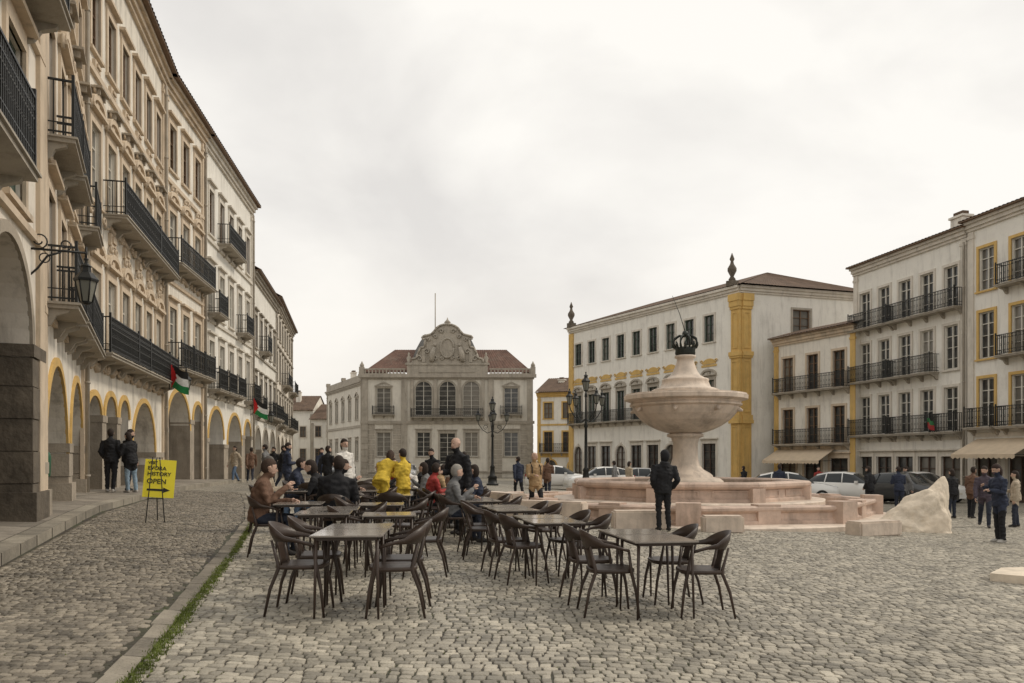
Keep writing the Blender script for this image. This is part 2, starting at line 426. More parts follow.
def wall_part(rt,M,L,z0,z1,ops,mt,name='wall',D=10,sides=True,dep=.2):
    g=MB()
    xs=sorted(set([0,L]+[round(o[0],4) for o in ops]+[round(o[1],4) for o in ops])); zs=sorted(set([z0,z1]+[round(o[2],4) for o in ops]+[round(o[3],4) for o in ops]))
    def hole(x,z):
        return any(o[0]<x<o[1] and o[2]<z<o[3] for o in ops)
    for i in range(len(xs)-1):
        k=0
        while k<len(zs)-1:
            if hole((xs[i]+xs[i+1])/2,(zs[k]+zs[k+1])/2): k+=1; continue
            k2=k
            while k2<len(zs)-1 and not hole((xs[i]+xs[i+1])/2,(zs[k2]+zs[k2+1])/2): k2+=1
            g.face([(xs[i],0,zs[k]),(xs[i+1],0,zs[k]),(xs[i+1],0,zs[k2]),(xs[i],0,zs[k2])]); k=k2
    for o in ops:
        x0,x1,a,b=o[:4]; arch=o[4] if len(o)>4 else 0; d=o[5] if len(o)>5 else dep
        if arch:
            rise=min(arch if arch>.05 else (x1-x0)/2, b-a-.1); sp=b-rise-.02; cx=(x0+x1)/2; r=(x1-x0)/2
            cv=[(cx-r*math.cos(t),sp+rise*math.sin(t)) for t in np.linspace(0,math.pi,19)]
            for p,q in zip(cv[:-1],cv[1:]):
                g.face([(p[0],0,p[1]),(q[0],0,q[1]),(q[0],0,b),(p[0],0,b)])
                g.face([(p[0],0,p[1]),(p[0],d,p[1]),(q[0],d,q[1]),(q[0],0,q[1])],sm=False)
            top=sp
        else:
            top=b; g.face([(x0,0,b),(x0,d,b),(x1,d,b),(x1,0,b)])
        g.face([(x0,0,a),(x0,d,a),(x0,d,top),(x0,0,top)]); g.face([(x1,0,a),(x1,0,top),(x1,d,top),(x1,d,a)])
        g.face([(x0,0,a),(x1,0,a),(x1,d,a),(x0,d,a)])
    if sides:
        g.face([(0,0,z0),(0,0,z1),(0,D,z1),(0,D,z0)]); g.face([(L,0,z0),(L,D,z0),(L,D,z1),(L,0,z1)]); g.face([(0,D,z0),(0,D,z1),(L,D,z1),(L,D,z0)])
    return ob(name,g.build(name,[mt]),rt,M)
def facade(rt,M,L,z0,z1,mt,bays,floors,trim,frame,arches=(),D=10,sides=True,bands=(),archtrim=None,pil=True,depth_arc=.8,passage=True,doors=(),pilm=None,cornice=True,pierm=None):
    ops=[]
    for fl in floors:
        for i,bx in enumerate(bays):
            if fl.get('skip') and i in fl['skip']: continue
            w=fl['w']; ops.append((bx-w/2,bx+w/2,fl['z'],fl['z']+fl['h'],w/2 if fl.get('arch') else 0,.2))
    for (a,b,t) in arches: ops.append((a,b,z0,t,min((b-a)/2,1.9),depth_arc))
    for (x,w,za,h,arc) in doors: ops.append((x-w/2,x+w/2,za,za+h,w/2 if arc else 0,.25))
    wall_part(rt,M,L,z0,z1,ops,mt,D=D,sides=sides)
    for fl in floors:
        for i,bx in enumerate(bays):
            if fl.get('skip') and i in fl['skip']: continue
            a,b=window_meshes(fl['w'],fl['h'],fl.get('style','cornice'),fl.get('frame',frame),fl.get('trim',trim),bool(fl.get('arch')))
            o=ob('window',a,rt,M@T((bx,0,fl['z'])))
            if b: ob('window_frame',b,o,Matrix.Identity(4))
        for (i,j) in fl.get('balc',()):
            x0=bays[i]-fl['w']/2-.4; x1=bays[j]+fl['w']/2+.4
            s,r=balcony_meshes(x1-x0,fl.get('proj',.65),fl.get('ornate',False))
            o=ob('balcony',s,rt,M@T(((x0+x1)/2,-.004,fl['z']-.02))); ob('railing',r,o,Matrix.Identity(4))
    for (x,w,za,h,arc) in doors:
        a,b=window_meshes(w,h,'plain' if arc else 'door',DOORM,trim,arc)
        o=ob('door',a,rt,M@T((x,0,za)))
        if b: ob('door_frame',b,o,Matrix.Identity(4))
    for (z,h,p) in bands:
        g=MB(); g.box(-.02,L+.02,-p,.02,z,z+h); ob('string_course',g.build('string_course',[trim]),rt,M)
    if cornice:
        g=MB(); g.box(-.03,L+.03,-.12,.03,z1-.55,z1-.4); g.box(-.05,L+.05,-.22,.03,z1-.4,z1-.2); g.box(-.07,L+.07,-.34,.03,z1-.2,z1-.02)
        ob('cornice',g.build('cornice',[trim]),rt,M)
    if pil:
        for x in (0,L-.4):
            g=MB(); g.box(x+.003,x+.397,-.07,.02,z0,z1-.56); g.box(x-.04,x+.44,-.1,.02,z1-.95,z1-.8)
            ob('pilaster',g.build('pilaster',[pilm or trim]),rt,M)
    if arches:
        for (a,b,t) in arches:
            g=MB()
            rise=min((b-a)/2,1.9); sp=t-rise-.02; cx=(a+b)/2; r=(b-a)/2; tw=.17
            q=np.linspace(0,math.pi,23)
            for u,v in zip(q[:-1],q[1:]):
                f=lambda k,an,y:(cx-(r+k)*math.cos(an),y,sp+(rise+k)*math.sin(an))
                g.face([f(0,u,-.05),f(0,v,-.05),f(tw,v,-.05),f(tw,u,-.05)]); g.face([f(tw,u,-.05),f(tw,v,-.05),f(tw,v,.01),f(tw,u,.01)]); g.face([f(0,u,-.05),f(0,u,.01),f(0,v,.01),f(0,v,-.05)])
            ob('arch_moulding',g.build('arch_moulding',[archtrim or trim]),rt,M)
        piers=[]; prev=0
        for (a,b,t) in arches: piers.append((prev,a,t-min((b-a)/2,1.9))); prev=b
        piers.append((prev,L,arches[-1][2]-min((arches[-1][1]-arches[-1][0])/2,1.9)))
        for (a,b,s) in piers:
            if b-a<.1: continue
            g=MB(); g.box(a-.05,b+.05,-.075,depth_arc+.03,s-.22,s-.02)
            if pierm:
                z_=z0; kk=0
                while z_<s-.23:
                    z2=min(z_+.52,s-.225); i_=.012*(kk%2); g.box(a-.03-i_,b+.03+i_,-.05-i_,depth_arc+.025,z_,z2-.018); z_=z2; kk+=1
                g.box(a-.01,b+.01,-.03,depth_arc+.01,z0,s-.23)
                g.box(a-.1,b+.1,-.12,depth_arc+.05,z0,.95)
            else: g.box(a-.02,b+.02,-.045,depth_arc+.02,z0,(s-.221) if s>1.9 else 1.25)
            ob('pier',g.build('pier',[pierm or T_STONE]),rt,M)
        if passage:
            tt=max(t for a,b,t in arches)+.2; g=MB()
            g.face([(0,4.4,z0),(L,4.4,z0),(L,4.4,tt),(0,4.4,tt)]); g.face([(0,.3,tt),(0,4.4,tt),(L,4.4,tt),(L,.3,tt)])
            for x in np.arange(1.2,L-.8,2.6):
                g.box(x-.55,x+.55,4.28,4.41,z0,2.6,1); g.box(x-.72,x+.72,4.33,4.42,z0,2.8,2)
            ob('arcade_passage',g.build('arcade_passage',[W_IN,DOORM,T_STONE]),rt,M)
def gable_roof(rt,M,L,z1,D,rise=2.6,over=.55,mt=None):
    g=MB(); s=rise/(D/2)
    A=(-.15,-over,z1-.0);B=(L+.15,-over,z1);C=(L+.15,D/2,z1+rise+over*s);Dd=(-.15,D/2,z1+rise+over*s)
    corr(g,A,B,C,Dd)
    g.face([(-.15,D/2,z1+rise+over*s),(L+.15,D/2,z1+rise+over*s),(L+.15,D+over,z1),(-.15,D+over,z1)])
    g.box(-.15,L+.15,-over+.02,.01,z1-.06,z1-.005,1)
    for x in (-.0,L): g.face([(x,0,z1-.02),(x,D,z1-.02),(x,D/2,z1+rise+over*s-.1)],2)
    return ob('roof',g.build('roof',[mt or ROOF,F_BROWN,W_WHITE2]),rt,M)
def chimney(rt,M,x,y,z,h=1.6,w=.7):
    g=MB(); g.box(x-w/2,x+w/2,y-.3,y+.3,z,z+h); g.box(x-w/2-.08,x+w/2+.08,y-.38,y+.38,z+h,z+h+.12); g.box(x-w/2+.1,x+w/2-.1,y-.2,y+.2,z+h+.12,z+h+.35,1)
    ob('chimney',g.build('chimney',[W_WHITE2,ROOF]),rt,M)
def brt(name,label,A,B,cat='building'):
    d=(B[0]-A[0],B[1]-A[1]); L=math.hypot(*d); r=root(name,label,cat,A[0],A[1],0,math.atan2(d[1],d[0])); return r,L
def pipe(rt,M,x,z0,z1,y=-.14):
    g=MB(); g.tube([(x,y,z0),(x,y,z1-.5),(x,y+.02,z1-.1)],.055,8)
    for z in np.arange(z0+1.5,z1,2.5): g.tube([(x,y,z),(x,y,z+.06)],.075,8)
    ob('drainpipe',g.build('drainpipe',[T_GREY]),rt,M)
I4=Matrix.Identity(4)
def sp(n,L,m=.0):
    s=(L-2*m)/n; return [m+s*(i+.5) for i in range(n)]
def lamp_shelf(rt,xs,z):
    for x in xs:
        g=MB(); g.box(x-.4,x+.4,-.3,.0,z,z+.06); g.box(x-.3,x-.24,-.22,.0,z-.16,z); g.box(x+.24,x+.3,-.22,0,z-.16,z); ob('stone_ledge',g.build('stone_ledge',[T_STONE]),rt,I4)
# ---- left side
rt,L=brt('arcaded_house','cream arcaded house with dark granite piers and ornate balconies',(-5.25,6.0),(-8.05,13.6))
b=[L-6.6,L-4.4,L-1.9]
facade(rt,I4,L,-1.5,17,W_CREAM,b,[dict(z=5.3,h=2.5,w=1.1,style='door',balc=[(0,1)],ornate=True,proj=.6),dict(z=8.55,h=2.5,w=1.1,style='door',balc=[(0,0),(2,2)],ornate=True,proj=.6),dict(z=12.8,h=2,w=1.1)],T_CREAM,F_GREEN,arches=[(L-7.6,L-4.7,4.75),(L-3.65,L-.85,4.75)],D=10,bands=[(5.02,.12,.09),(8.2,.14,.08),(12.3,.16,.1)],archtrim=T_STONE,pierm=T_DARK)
gable_roof(rt,I4,L,17,10)
rt,L=brt('arcaded_house','weathered cream arcaded house with stacked iron balconies',(-8.12,13.72),(-11.6,21.5))
b=[1.2,3.3,5.3,7.2]
facade(rt,I4,L,-1.5,17,W_CREAM2,b,[dict(z=4.3,h=2.1,w=1.0,style='cornice',balc=[(0,0),(1,1),(2,3)],ornate=True,proj=.55),dict(z=7.25,h=2.3,w=1.0,style='rococo',balc=[(0,0),(1,1),(3,3)],ornate=True,proj=.5),dict(z=11.3,h=1.7,w=.95,style='cornice',balc=[(0,0)],ornate=True,proj=.5),dict(z=14.3,h=1.5,w=.9,style='plain')],T_CREAM,F_BROWN,arches=[(.45,4.3,3.35),(5.1,8.2,3.4)],bands=[(4.02,.12,.08),(10.6,.15,.09),(13.7,.15,.09)],archtrim=T_OCHRE,pierm=T_STONE)
gable_roof(rt,I4,L,17,10); pipe(rt,I4,L-.2,-.5,16.5); lamp_shelf(rt,b[1:],10.9)
rt,L=brt('arcaded_house','ornate cream arcaded house with paired balconies and curved window hoods',(-11.62,21.55),(-14.0,32.0))
b=sp(6,L,.3)
facade(rt,I4,L,-1.5,17,W_CREAM2,b,[dict(z=4.45,h=2.4,w=.9,style='rococo',balc=[(0,1),(2,2),(3,4),(5,5)],ornate=True),dict(z=8.75,h=2.2,w=.9,style='rococo',balc=[(1,3),(4,5)]),dict(z=13.0,h=1.8,w=.85,style='cornice',frame=F_BROWN)],T_CREAM,F_WHITE,arches=[(.35,1.75,3.3),(2.15,3.4,3.4),(3.8,5.0,3.4),(5.5,9.0,3.5)],bands=[(4.1,.12,.08),(12.3,.16,.1)],archtrim=T_OCHRE)
for x in b:
    for (z,w_,h_) in ((7.95,.6,.35),(12.5,.55,.25)):
        g=MB(); g.box(x-w_/2,x+w_/2,-.09,.01,z,z+h_); g.box(x-w_/2+.12,x+w_/2-.12,-.14,-.088,z+.08,z+h_-.08)
        ob('relief_panel',g.build('relief_panel',[T_CREAM]),rt,I4)
gable_roof(rt,I4,L,17,10); pipe(rt,I4,L-.15,-.5,16.5); lamp_shelf(rt,b,11.9)
A_=(-14.02,32.05);B_=(-14.72,38.0)
rt,L=brt('arcaded_house','tall arcaded house with large arch and iron balconies',A_,B_)
b=sp(3,L,.2)
facade(rt,I4,L,-1.5,17,W_WHITE2,b,[dict(z=5.25,h=2.5,w=.95,style='cornice',balc=[(0,0),(1,1),(2,2)]),dict(z=9.5,h=2.2,w=.95,style='rococo',balc=[(0,2)]),dict(z=13.4,h=1.9,w=.9,style='cornice',frame=F_BROWN)],T_CREAM,F_WHITE,arches=[(.4,3.6,4.35),(4.2,5.7,4.0)],bands=[(4.85,.14,.1),(8.7,.14,.09),(12.8,.16,.1)],archtrim=T_OCHRE)
gable_roof(rt,I4,L,17.0,10); pipe(rt,I4,L-.1,-.5,16.5)
rt,L=brt('arcaded_house','white arcaded house with staggered iron balconies',(-14.73,38.05),(-16,49))
b=sp(5,L,.3)
facade(rt,I4,L,-1.5,17,W_WHITE,b,[dict(z=4.9,h=2.4,w=.95,style='cornice',balc=[(0,0),(1,1),(2,2),(4,4)]),dict(z=8.6,h=2.3,w=.95,style='cornice',balc=[(0,0),(3,3)]),dict(z=12.5,h=2.2,w=.9,style='cornice',balc=[(1,2)],frame=F_BROWN)],T_PALE,F_WHITE,arches=[(.8,3.8,4.0),(4.7,8.0,3.9),(8.8,10.5,3.7)],bands=[(4.5,.14,.1),(8.2,.14,.09),(12.1,.16,.1)],archtrim=T_OCHRE)
gable_roof(rt,I4,L,17.0,10); pipe(rt,I4,L-.1,-.5,16.5)
rt,L=brt('arcaded_house','narrow white arcaded house with balcony and tiled eave',(-16.25,49.8),(-18.2,61.5))
b=sp(5,L,.3)
facade(rt,I4,L,-1.5,13.3,W_WHITE,b,[dict(z=4.4,h=2.4,w=1.0,balc=[(0,0),(2,2),(3,4)]),dict(z=8.6,h=2.1,w=1.0,balc=[(1,1)])],T_GREY,F_BROWN,arches=[(.8,3.6,3.5),(4.4,7.2,3.5),(8,10.8,3.5)],bands=[(4.0,.14,.1),(8.1,.14,.09)])
gable_roof(rt,I4,L,13.3,10)
rt,L=brt('corner_house','cream corner house with stacked balconies and grey trim',(-18.6,62.5),(-22.2,80.5))
b=sp(7,L,.3)
facade(rt,I4,L,-1.5,14.2,W_CREAM,b,[dict(z=4.2,h=2.4,w=1.0,balc=[(0,1),(3,4),(5,6)]),dict(z=7.8,h=2.3,w=1.0,balc=[(2,3),(5,6)]),dict(z=11.2,h=1.7,w=1.0)],T_GREY,F_BROWN,arches=[(1,3.8,3.3),(5,7.8,3.3),(9,12,3.3),(13,16,3.3)],bands=[(3.8,.14,.1),(10.6,.14,.09)])
gable_roof(rt,I4,L,14.2,10); chimney(rt,I4,3,3,14.5,2)
for k,(A_,B_,e) in enumerate([((-35,118),(-29.5,118),8.6),((-29.4,116.5),(-25.5,116),7.2)]):
    rt,L=brt('small_house','small white house with clay tile roof',A_,B_)
    facade(rt,I4,L,-2,e,W_WHITE,sp(2,L,.2),[dict(z=1.2,h=1.7,w=.9,style='plain'),dict(z=4.6,h=1.6,w=.9,style='plain')],T_PALE,F_BROWN,bands=[],cornice=False,pilm=T_GREY)
    gable_roof(rt,I4,L,e,9,2.2); chimney(rt,I4,L/2,2.5,e+.8,2)
rt,L=brt('small_house','distant white house with tile roof',(-42,100),(-31,108))
facade(rt,I4,L,-2,6.5,W_WHITE,sp(4,L,.2),[dict(z=1.2,h=1.7,w=.9,style='plain')],T_PALE,F_BROWN,cornice=False); gable_roof(rt,I4,L,6.5,9,2.2)
# ---- bank
rt,L=brt('bank_building','pale stone bank with arched windows, carved pediment and slate roof',(-17.9,95),(2.5,95))
cx=L/2; zf=-1.2
side=[2.6,L-2.6]
wins=[]
for x in side:
    wins+= [(x,1.7,6.9,3.0,'tri',0),(x,1.7,1.7,2.9,'cornice',0)]
for dx in (-2.85,0,2.85):
    wins+=[(cx+dx,2.05,6.6,4.1,'plain',1)]
    wins+=[(cx+dx,1.6 if dx else 1.9,1.7 if dx else -.6,2.9 if dx else 5.1,'cornice' if dx else 'door',0)]
ops=[(x-w/2,x+w/2,z,z+h,w/2 if a else 0,.3) for (x,w,z,h,s,a) in wins]
wall_part(rt,I4,L,zf-1,11.4,ops,W_BANK,D=16)
for (x,w,z,h,s,a) in wins:
    m1,m2=window_meshes(w,h,s,F_WHITE,T_GREY,bool(a)); o=ob('door' if z<0 else 'window',m1,rt,T((x,0,z))); ob('window_frame',m2,o,I4)
s_,r_=balcony_meshes(8.6,.9); o=ob('balcony',s_,rt,T((cx,-.01,6.4))); ob('railing',r_,o,I4)
for x in side:
    s_,r_=balcony_meshes(2.6,.6); o=ob('balcony',s_,rt,T((x,-.01,6.7))); ob('railing',r_,o,I4)
g=MB()
for z,h,p in ((5.6,.35,.18),(-.2,.2,.2),(10.9,.2,.15),(11.1,.4,.4)): g.box(-p,L+p,-p,.02,z,z+h)
for x in (0,4.7,L-5.4,L-.7): g.box(x,x+.7,-.14,.02,zf-1,10.9)
for x in (cx-4.45,cx-1.62,cx+1.22,cx+4.05): g.box(x,x+.4,-.2,.02,5.95,10.9)
for k in range(9):
    for x in (0,L-.7): g.box(x-.04,x+.74,-.19,-.138,zf+k*.75,zf+k*.75+.6)
for k in range(11):
    for (xa,xb) in ((.75,1.5),(3.7,4.65),(L-4.65,L-3.7),(L-1.5,L-.75)): g.box(xa,xb,-.05,.02,zf+.2+k*.6,zf+.72+k*.6)
ob('cornice',g.build('cornice',[T_GREY]),rt,I4)
g=MB()
for (a_,b_) in ((-.2,cx-5.0),(cx+5.0,L+.2)):
    g.box(a_,b_,-.2,.05,11.5,11.62); g.box(a_,b_,-.2,.05,12.05,12.2)
    for x in np.arange(a_+.2,b_,.42): g.box(x-.07,x+.07,-.16,.01,11.62,12.05)
for x in (0,L): g.box(x-.3,x+.3,-.3,.15,11.5,12.4); g.lathe([(.2,12.4),(.28,12.6),(.1,12.9),(.02,13.1)],8,0,(x,0,0))
ob('balustrade',g.build('balustrade',[T_GREY]),rt,I4)
g=MB()
K=1.0
g.box(cx-4.8,cx+4.8,-.3,.6,11.5,12.6); g.box(cx-5.0,cx+5.0,-.4,.7,12.6,12.85)
prof=[(-4.3,12.85),(4.3,12.85),(4.2,13.3),(3.7,13.4),(3.5,13.9),(3.2,14.6),(2.7,14.75),(2.6,15.6),(3.0,15.75),(2.9,16.0),(1.9,16.25)]+[(1.6*math.cos(t),16.3+1.15*math.sin(t)) for t in np.linspace(.3,math.pi-.3,9)]+[(-1.9,16.25),(-2.9,16.0),(-3.0,15.75),(-2.6,15.6),(-2.7,14.75),(-3.2,14.6),(-3.5,13.9),(-3.7,13.4),(-4.2,13.3)]
F=[(cx+x,-.28,z) for x,z in prof]; Bk=[(cx+x,.5,z) for x,z in prof]
g.face(F); g.face(Bk[::-1])
for i in range(len(prof)): j=(i+1)%len(prof); g.face([F[i],Bk[i],Bk[j],F[j]])
for i in range(1,len(prof)-1):
    a=prof[i+1];b2=prof[i]; g.tube([(cx+b2[0],-.33,b2[1]),(cx+a[0],-.33,a[1])],.13,6)
for s in (-1,1):
    for (px_,pz_,r) in ((3.3,13.35,.38),(2.4,14.2,.34),(1.4,13.4,.3),(2.2,15.6,.22),(1.4,15.95,.25),(.6,13.35,.22),(.7,16.6,.3)):
        g.tube([(cx+s*(px_+r*math.cos(t)*(1-t/9)),-.38,pz_+r*math.sin(t)*(1-t/9)) for t in np.linspace(0,7,16)],.1,5,side=(0,1,0))
    g.lathe([(.3,0),(.18,.2),(.3,.6),(.1,.9),(.16,1.0),(.02,1.3)],10,0,(cx+s*4.6,0,12.85))
    g.tube([(cx+s*1.85,-.5,13.0),(cx+s*1.75,-.5,13.9),(cx+s*1.5,-.5,14.7)],[.3,.35,.2],8); g.lathe([(.02,-.2),(.19,-.08),(.2,.05),(.02,.22)],8,0,(cx+s*1.45,-.5,14.95))
    g.box(cx+s*2.8-.2,cx+s*2.8+.2,-.42,-.29,12.9,14.5)
g.face([(cx+.75*math.cos(t),-.4,14.6+1.1*math.sin(t)) for t in np.linspace(0,2*math.pi,17)[:-1]]); g.tube([(cx+.8*math.cos(t),-.42,14.6+1.15*math.sin(t)) for t in np.linspace(0,2*math.pi,17)],.13,6,side=(0,1,0))
g.box(cx-3.4,cx+3.4,-.36,-.29,11.7,12.4)
g.lathe([(.3,17.3),(.2,17.5),(.42,17.7),(.12,18.0),(.02,18.3)],10,0,(cx,0,0))
ob('pediment',g.build('pediment',[T_GREY]),rt,I4)
g=MB()
g.lathe([(6.0,12.2),(5.8,13.4),(5.2,14.8),(4.5,15.9),(3.9,16.6),(3.8,16.8),(.1,17.0)],4,0,(cx-.4,6.2,0),sm=False,ph=math.pi/4)
g.tube([(cx-.4+3.8*math.cos(math.pi/4+math.pi/2*k),6.2+3.8*math.sin(math.pi/4+math.pi/2*k),16.75) for k in range(5)],.1,5)
ob('mansard_roof',g.build('mansard_roof',[DOME]),rt,I4)
g=MB(); z=11.7
for (a,b_) in ((0,cx-3),(cx+3,L)):
    if a==0: c1=(3.2,5,15.1); c2=(b_,5,15.1); corr(g,(a,0,z),(b_,0,z),c2,c1,period=.4); corr(g,(a,14,z),(a,0,z),c1,(3.2,9,15.1),period=.4)
    else: c1=(a,5,15.1); c2=(L-3.2,5,15.1); corr(g,(a,0,z),(b_,0,z),c2,c1,period=.4); corr(g,(L,0,z),(L,14,z),(L-3.2,9,15.1),c2,period=.4)
g.face([(3.2,5,15.1),(L-3.2,5,15.1),(L-3.2,9,15.1),(3.2,9,15.1)])
ob('roof',g.build('roof',[mat('red_clay_tile',(.135,.078,.058),.9,.35,1.2,.5,10,streak=.6)]),rt,I4)
g=MB(); g.tube([(cx-1.6,1.5,14),(cx-1.6,1.5,21.5)],.06,6); ob('flagpole',g.build('flagpole',[T_GREY]),rt,I4)
dx,dy=8.1,-17; Lw=math.hypot(dx,dy)
M=T((-8.1-.0,17,0))@Matrix.Rotation(math.atan2(dy,dx),4,'Z')
facade(rt,M,Lw-.05,zf-1,10.8,W_BANK,sp(5,Lw,.6),[dict(z=6.2,h=2.6,w=1.2,style='tri'),dict(z=1.2,h=2.5,w=1.2)],T_GREY,F_WHITE,sides=False,bands=[(5.2,.3,.1)])
g=MB(); g.box(0,Lw,-.1,.2,10.8,11.5)
for x in (.5,Lw/2,Lw-.5): g.box(x-.3,x+.3,-.2,.3,11.5,11.9)
g.face([(0,0,10.9),(Lw,0,10.9),(Lw,8,10.9),(0,8,10.9)])
ob('parapet',g.build('parapet',[T_GREY]),rt,M)
chimney(rt,M,3,3,10.9,2.4,1)
# ---- yellow trimmed house in the street gap
rt,L=brt('narrow_house','white house with ochre trim closing a side street',(2.9,91),(9.5,88.5))
facade(rt,I4,L,-2.5,9.0,W_WHITE,sp(3,L,.2),[dict(z=6,h=1.8,w=1,style='plain'),dict(z=2.2,h=2.3,w=1,style='plain',balc=[(0,2)])],T_OCHRE,F_BROWN,bands=[(1.6,.5,.05),(5.2,.2,.05)],doors=[(1.6,1.3,-1.1,2.4,1),(4.4,1.5,-1.1,2.4,1)])
gable_roof(rt,I4,L,9.0,9,1.8); chimney(rt,I4,2,3,9.6,1)
# ---- long white building
P1=Vector((5.5,76));P2=Vector((16.3,57));P3=Vector((27.5,60.5));P4=Vector((17,80))
rt,L=brt('civic_building','long white three storey building with ochre pilasters and curved window hoods',P1,P2)
b=sp(9,L-1.6,.4)
facade(rt,I4,L,-2,13.9,W_WHITE,b,[dict(z=10.2,h=2.0,w=1.05,style='plain',frame=F_GREEN,trim=T_PALE),dict(z=4.75,h=2.6,w=1.1,style='pediment',balc=[(0,8)],frame=F_GREEN,trim=T_GREY)],T_PALE,F_BROWN,sides=False,pil=False,bands=[(4.25,.3,.06)],doors=[(x,1.4,-1.0,3.6,i%3==0) for i,x in enumerate(b)])
for x in b:
    g=MB()
    n=10; pr=[(.7*math.cos(a),.42*math.sin(a)) for a in np.linspace(0,math.pi,n)]
    F=[(x+u,-.045,8.55+v) for u,v in pr]; g.face(F[::-1])
    for i in range(n-1): g.face([F[i],F[i+1],(F[i+1][0],.0,F[i+1][2]),(F[i][0],.0,F[i][2])])
    g.box(x-.8,x+.8,-.05,.01,8.35,8.5)
    for s in (-1,1): g.tube([(x+s*(.75+.15*math.cos(t)*(1-t/9)),-.06,8.75+.15*math.sin(t)*(1-t/9)) for t in np.linspace(0,6,10)],.04,5,side=(0,1,0))
    ob('relief_panel',g.build('relief_panel',[T_OCHRE]),rt,I4)
Mside=Matrix.Rotation(-math.atan2((P2-P1).y,(P2-P1).x),4,'Z')@T((P2.x-P1.x,P2.y-P1.y,0))@Matrix.Rotation(math.atan2((P3-P2).y,(P3-P2).x),4,'Z')
Ls=(P3-P2).length
facade(rt,Mside,Ls,-2,13.9,W_WHITE,[5.2,9.8],[dict(z=10.1,h=2.3,w=1.5,style='plain',frame=F_BROWN,trim=T_GREY,skip=[1]),dict(z=5,h=2.6,w=1.2,style='plain')],T_PALE,F_BROWN,sides=False,pil=False,bands=[])
def moulded(g,x0,x1,y):
    g.box(x0,x1,y,.5,-2,13.3)
    for (za,zb,p) in ((-2,-.4,.12),(4.0,4.25,.16),(4.25,4.6,.10),(8.7,8.85,.1),(8.85,9.15,.16),(12.2,12.4,.08),(12.4,12.8,.14),(12.8,13.3,.2)): g.box(x0-p*.6 if x0>.5 else x0+.002,x1+p*.6,y-p,.45,za,zb)
    for (za,zb) in ((-.2,3.8),(4.8,8.5),(9.4,12.0)):
        for (u,v) in ((x0+.12,x0+.2),(x1-.2,x1-.12)): g.box(u,v,y-.05,y+.01,za,zb)
        for (u,v) in ((za,za+.08),(zb-.08,zb)): g.box(x0+.2,x1-.2,y-.05,y+.01,u,v)
g=MB(); moulded(g,L-.75,L+.06,-.12); ob('pilaster',g.build('pilaster',[T_OCHRE]),rt,I4)
g=MB(); g.box(0,.7,-.12,.3,-2,13.3); ob('pilaster',g.build('pilaster',[T_OCHRE]),rt,I4)
g=MB(); moulded(g,.13,.9,-.1); ob('pilaster',g.build('pilaster',[T_OCHRE]),rt,Mside)
inv=Matrix.Rotation(-math.atan2((P2-P1).y,(P2-P1).x),4,'Z')@T((-P1.x,-P1.y,0))
g=MB()
cen=(P1+P2+P3+P4)/4
def ov(p): d=(p-cen); return cen+d*(1+.7/d.length)
Q=[ov(p) for p in (P1,P2,P3,P4)]
ra=(P2+P3)/2+ (cen-(P2+P3)/2).normalized()*4.0; rb=(P1+P4)/2+(cen-(P1+P4)/2).normalized()*4.0
V3=lambda p,z:(p.x,p.y,z)
z=13.9;zr=16.0
corr(g,V3(Q[0],z),V3(Q[1],z),V3(ra,zr),V3(rb,zr)); corr(g,V3(Q[1],z),V3(Q[2],z),V3(ra,zr),V3(ra,zr))
g.face([V3(Q[2],z),V3(Q[3],z),V3(rb,zr),V3(ra,zr)]); g.face([V3(Q[3],z),V3(Q[0],z),V3(rb,zr)])
ob('roof',g.build('roof',[ROOF]),rt,inv)
g=MB(); g.face([V3(P3,-2),V3(P4,-2),V3(P4,13.9),V3(P3,13.9)]); g.face([V3(P4,-2),V3(P1,-2),V3(P1,13.9),V3(P4,13.9)]); ob('rear_wall',g.build('rear_wall',[W_WHITE]),rt,inv)
for x in (L-.6,.5):
    g=MB(); g.box(x-.3,x+.3,-.45,.2,13.9,14.3); g.lathe([(.2,14.3),(.26,14.4),(.12,14.6),(.32,15.0),(.32,15.2),(.14,15.5),(.1,15.7),(.18,15.85),(.02,16.3)],14,0,(x,-.15,0)); ob('urn_finial',g.build('urn_finial',[T_DARK]),rt,I4)
# ---- small building
rt,L=brt('corner_shop_house','cream three storey shop house with long balconies',(18.8,57),(21.75,50.4))
b=sp(3,L,.2)
facade(rt,I4,L,-2,10.0,W_WHITE2,b,[dict(z=6.1,h=2.4,w=1.0,style='plain',balc=[(0,2)],trim=T_CREAM),dict(z=2.5,h=2.4,w=1.0,style='plain',balc=[(0,2)],trim=T_CREAM)],T_CREAM,F_BROWN,D=4.5,bands=[(2.05,.25,.05)],doors=[(x,1.5,-1.1,2.6,0) for x in b],pilm=T_OCHRE)
gable_roof(rt,I4,L,10,4.5,.6)
def awning(rt,M,x0,x1,z,proj,mt,drop=.8):
    g=MB(); n=int((x1-x0)/.3)
    g.face([(x0,-.03,z),(x0,-proj,z-drop),(x1,-proj,z-drop),(x1,-.03,z)]); g.face([(x0,-.03,z-.02),(x1,-.03,z-.02),(x1,-proj,z-drop-.02),(x0,-proj,z-drop-.02)])
    for k in range(n):
        a=x0+(x1-x0)*k/n;b=x0+(x1-x0)*(k+1)/n; g.face([(a,-proj,z-drop),(a,-proj,z-drop-.16),((a+b)/2,-proj,z-drop-.24),(b,-proj,z-drop-.16),(b,-proj,z-drop)])
    for x in (x0+.02,x1-.02): g.tube([(x,-.02,z-drop),(x,-proj,z-drop-.03)],.02,6,1)
    ob('awning',g.build('awning',[mt,IRON]),rt,M)
AW=mat('awning_canvas',(.58,.47,.34),.9,.1,2,.1,20)
awning(rt,I4,.4,L-1.6,2.15,1.5,AW)
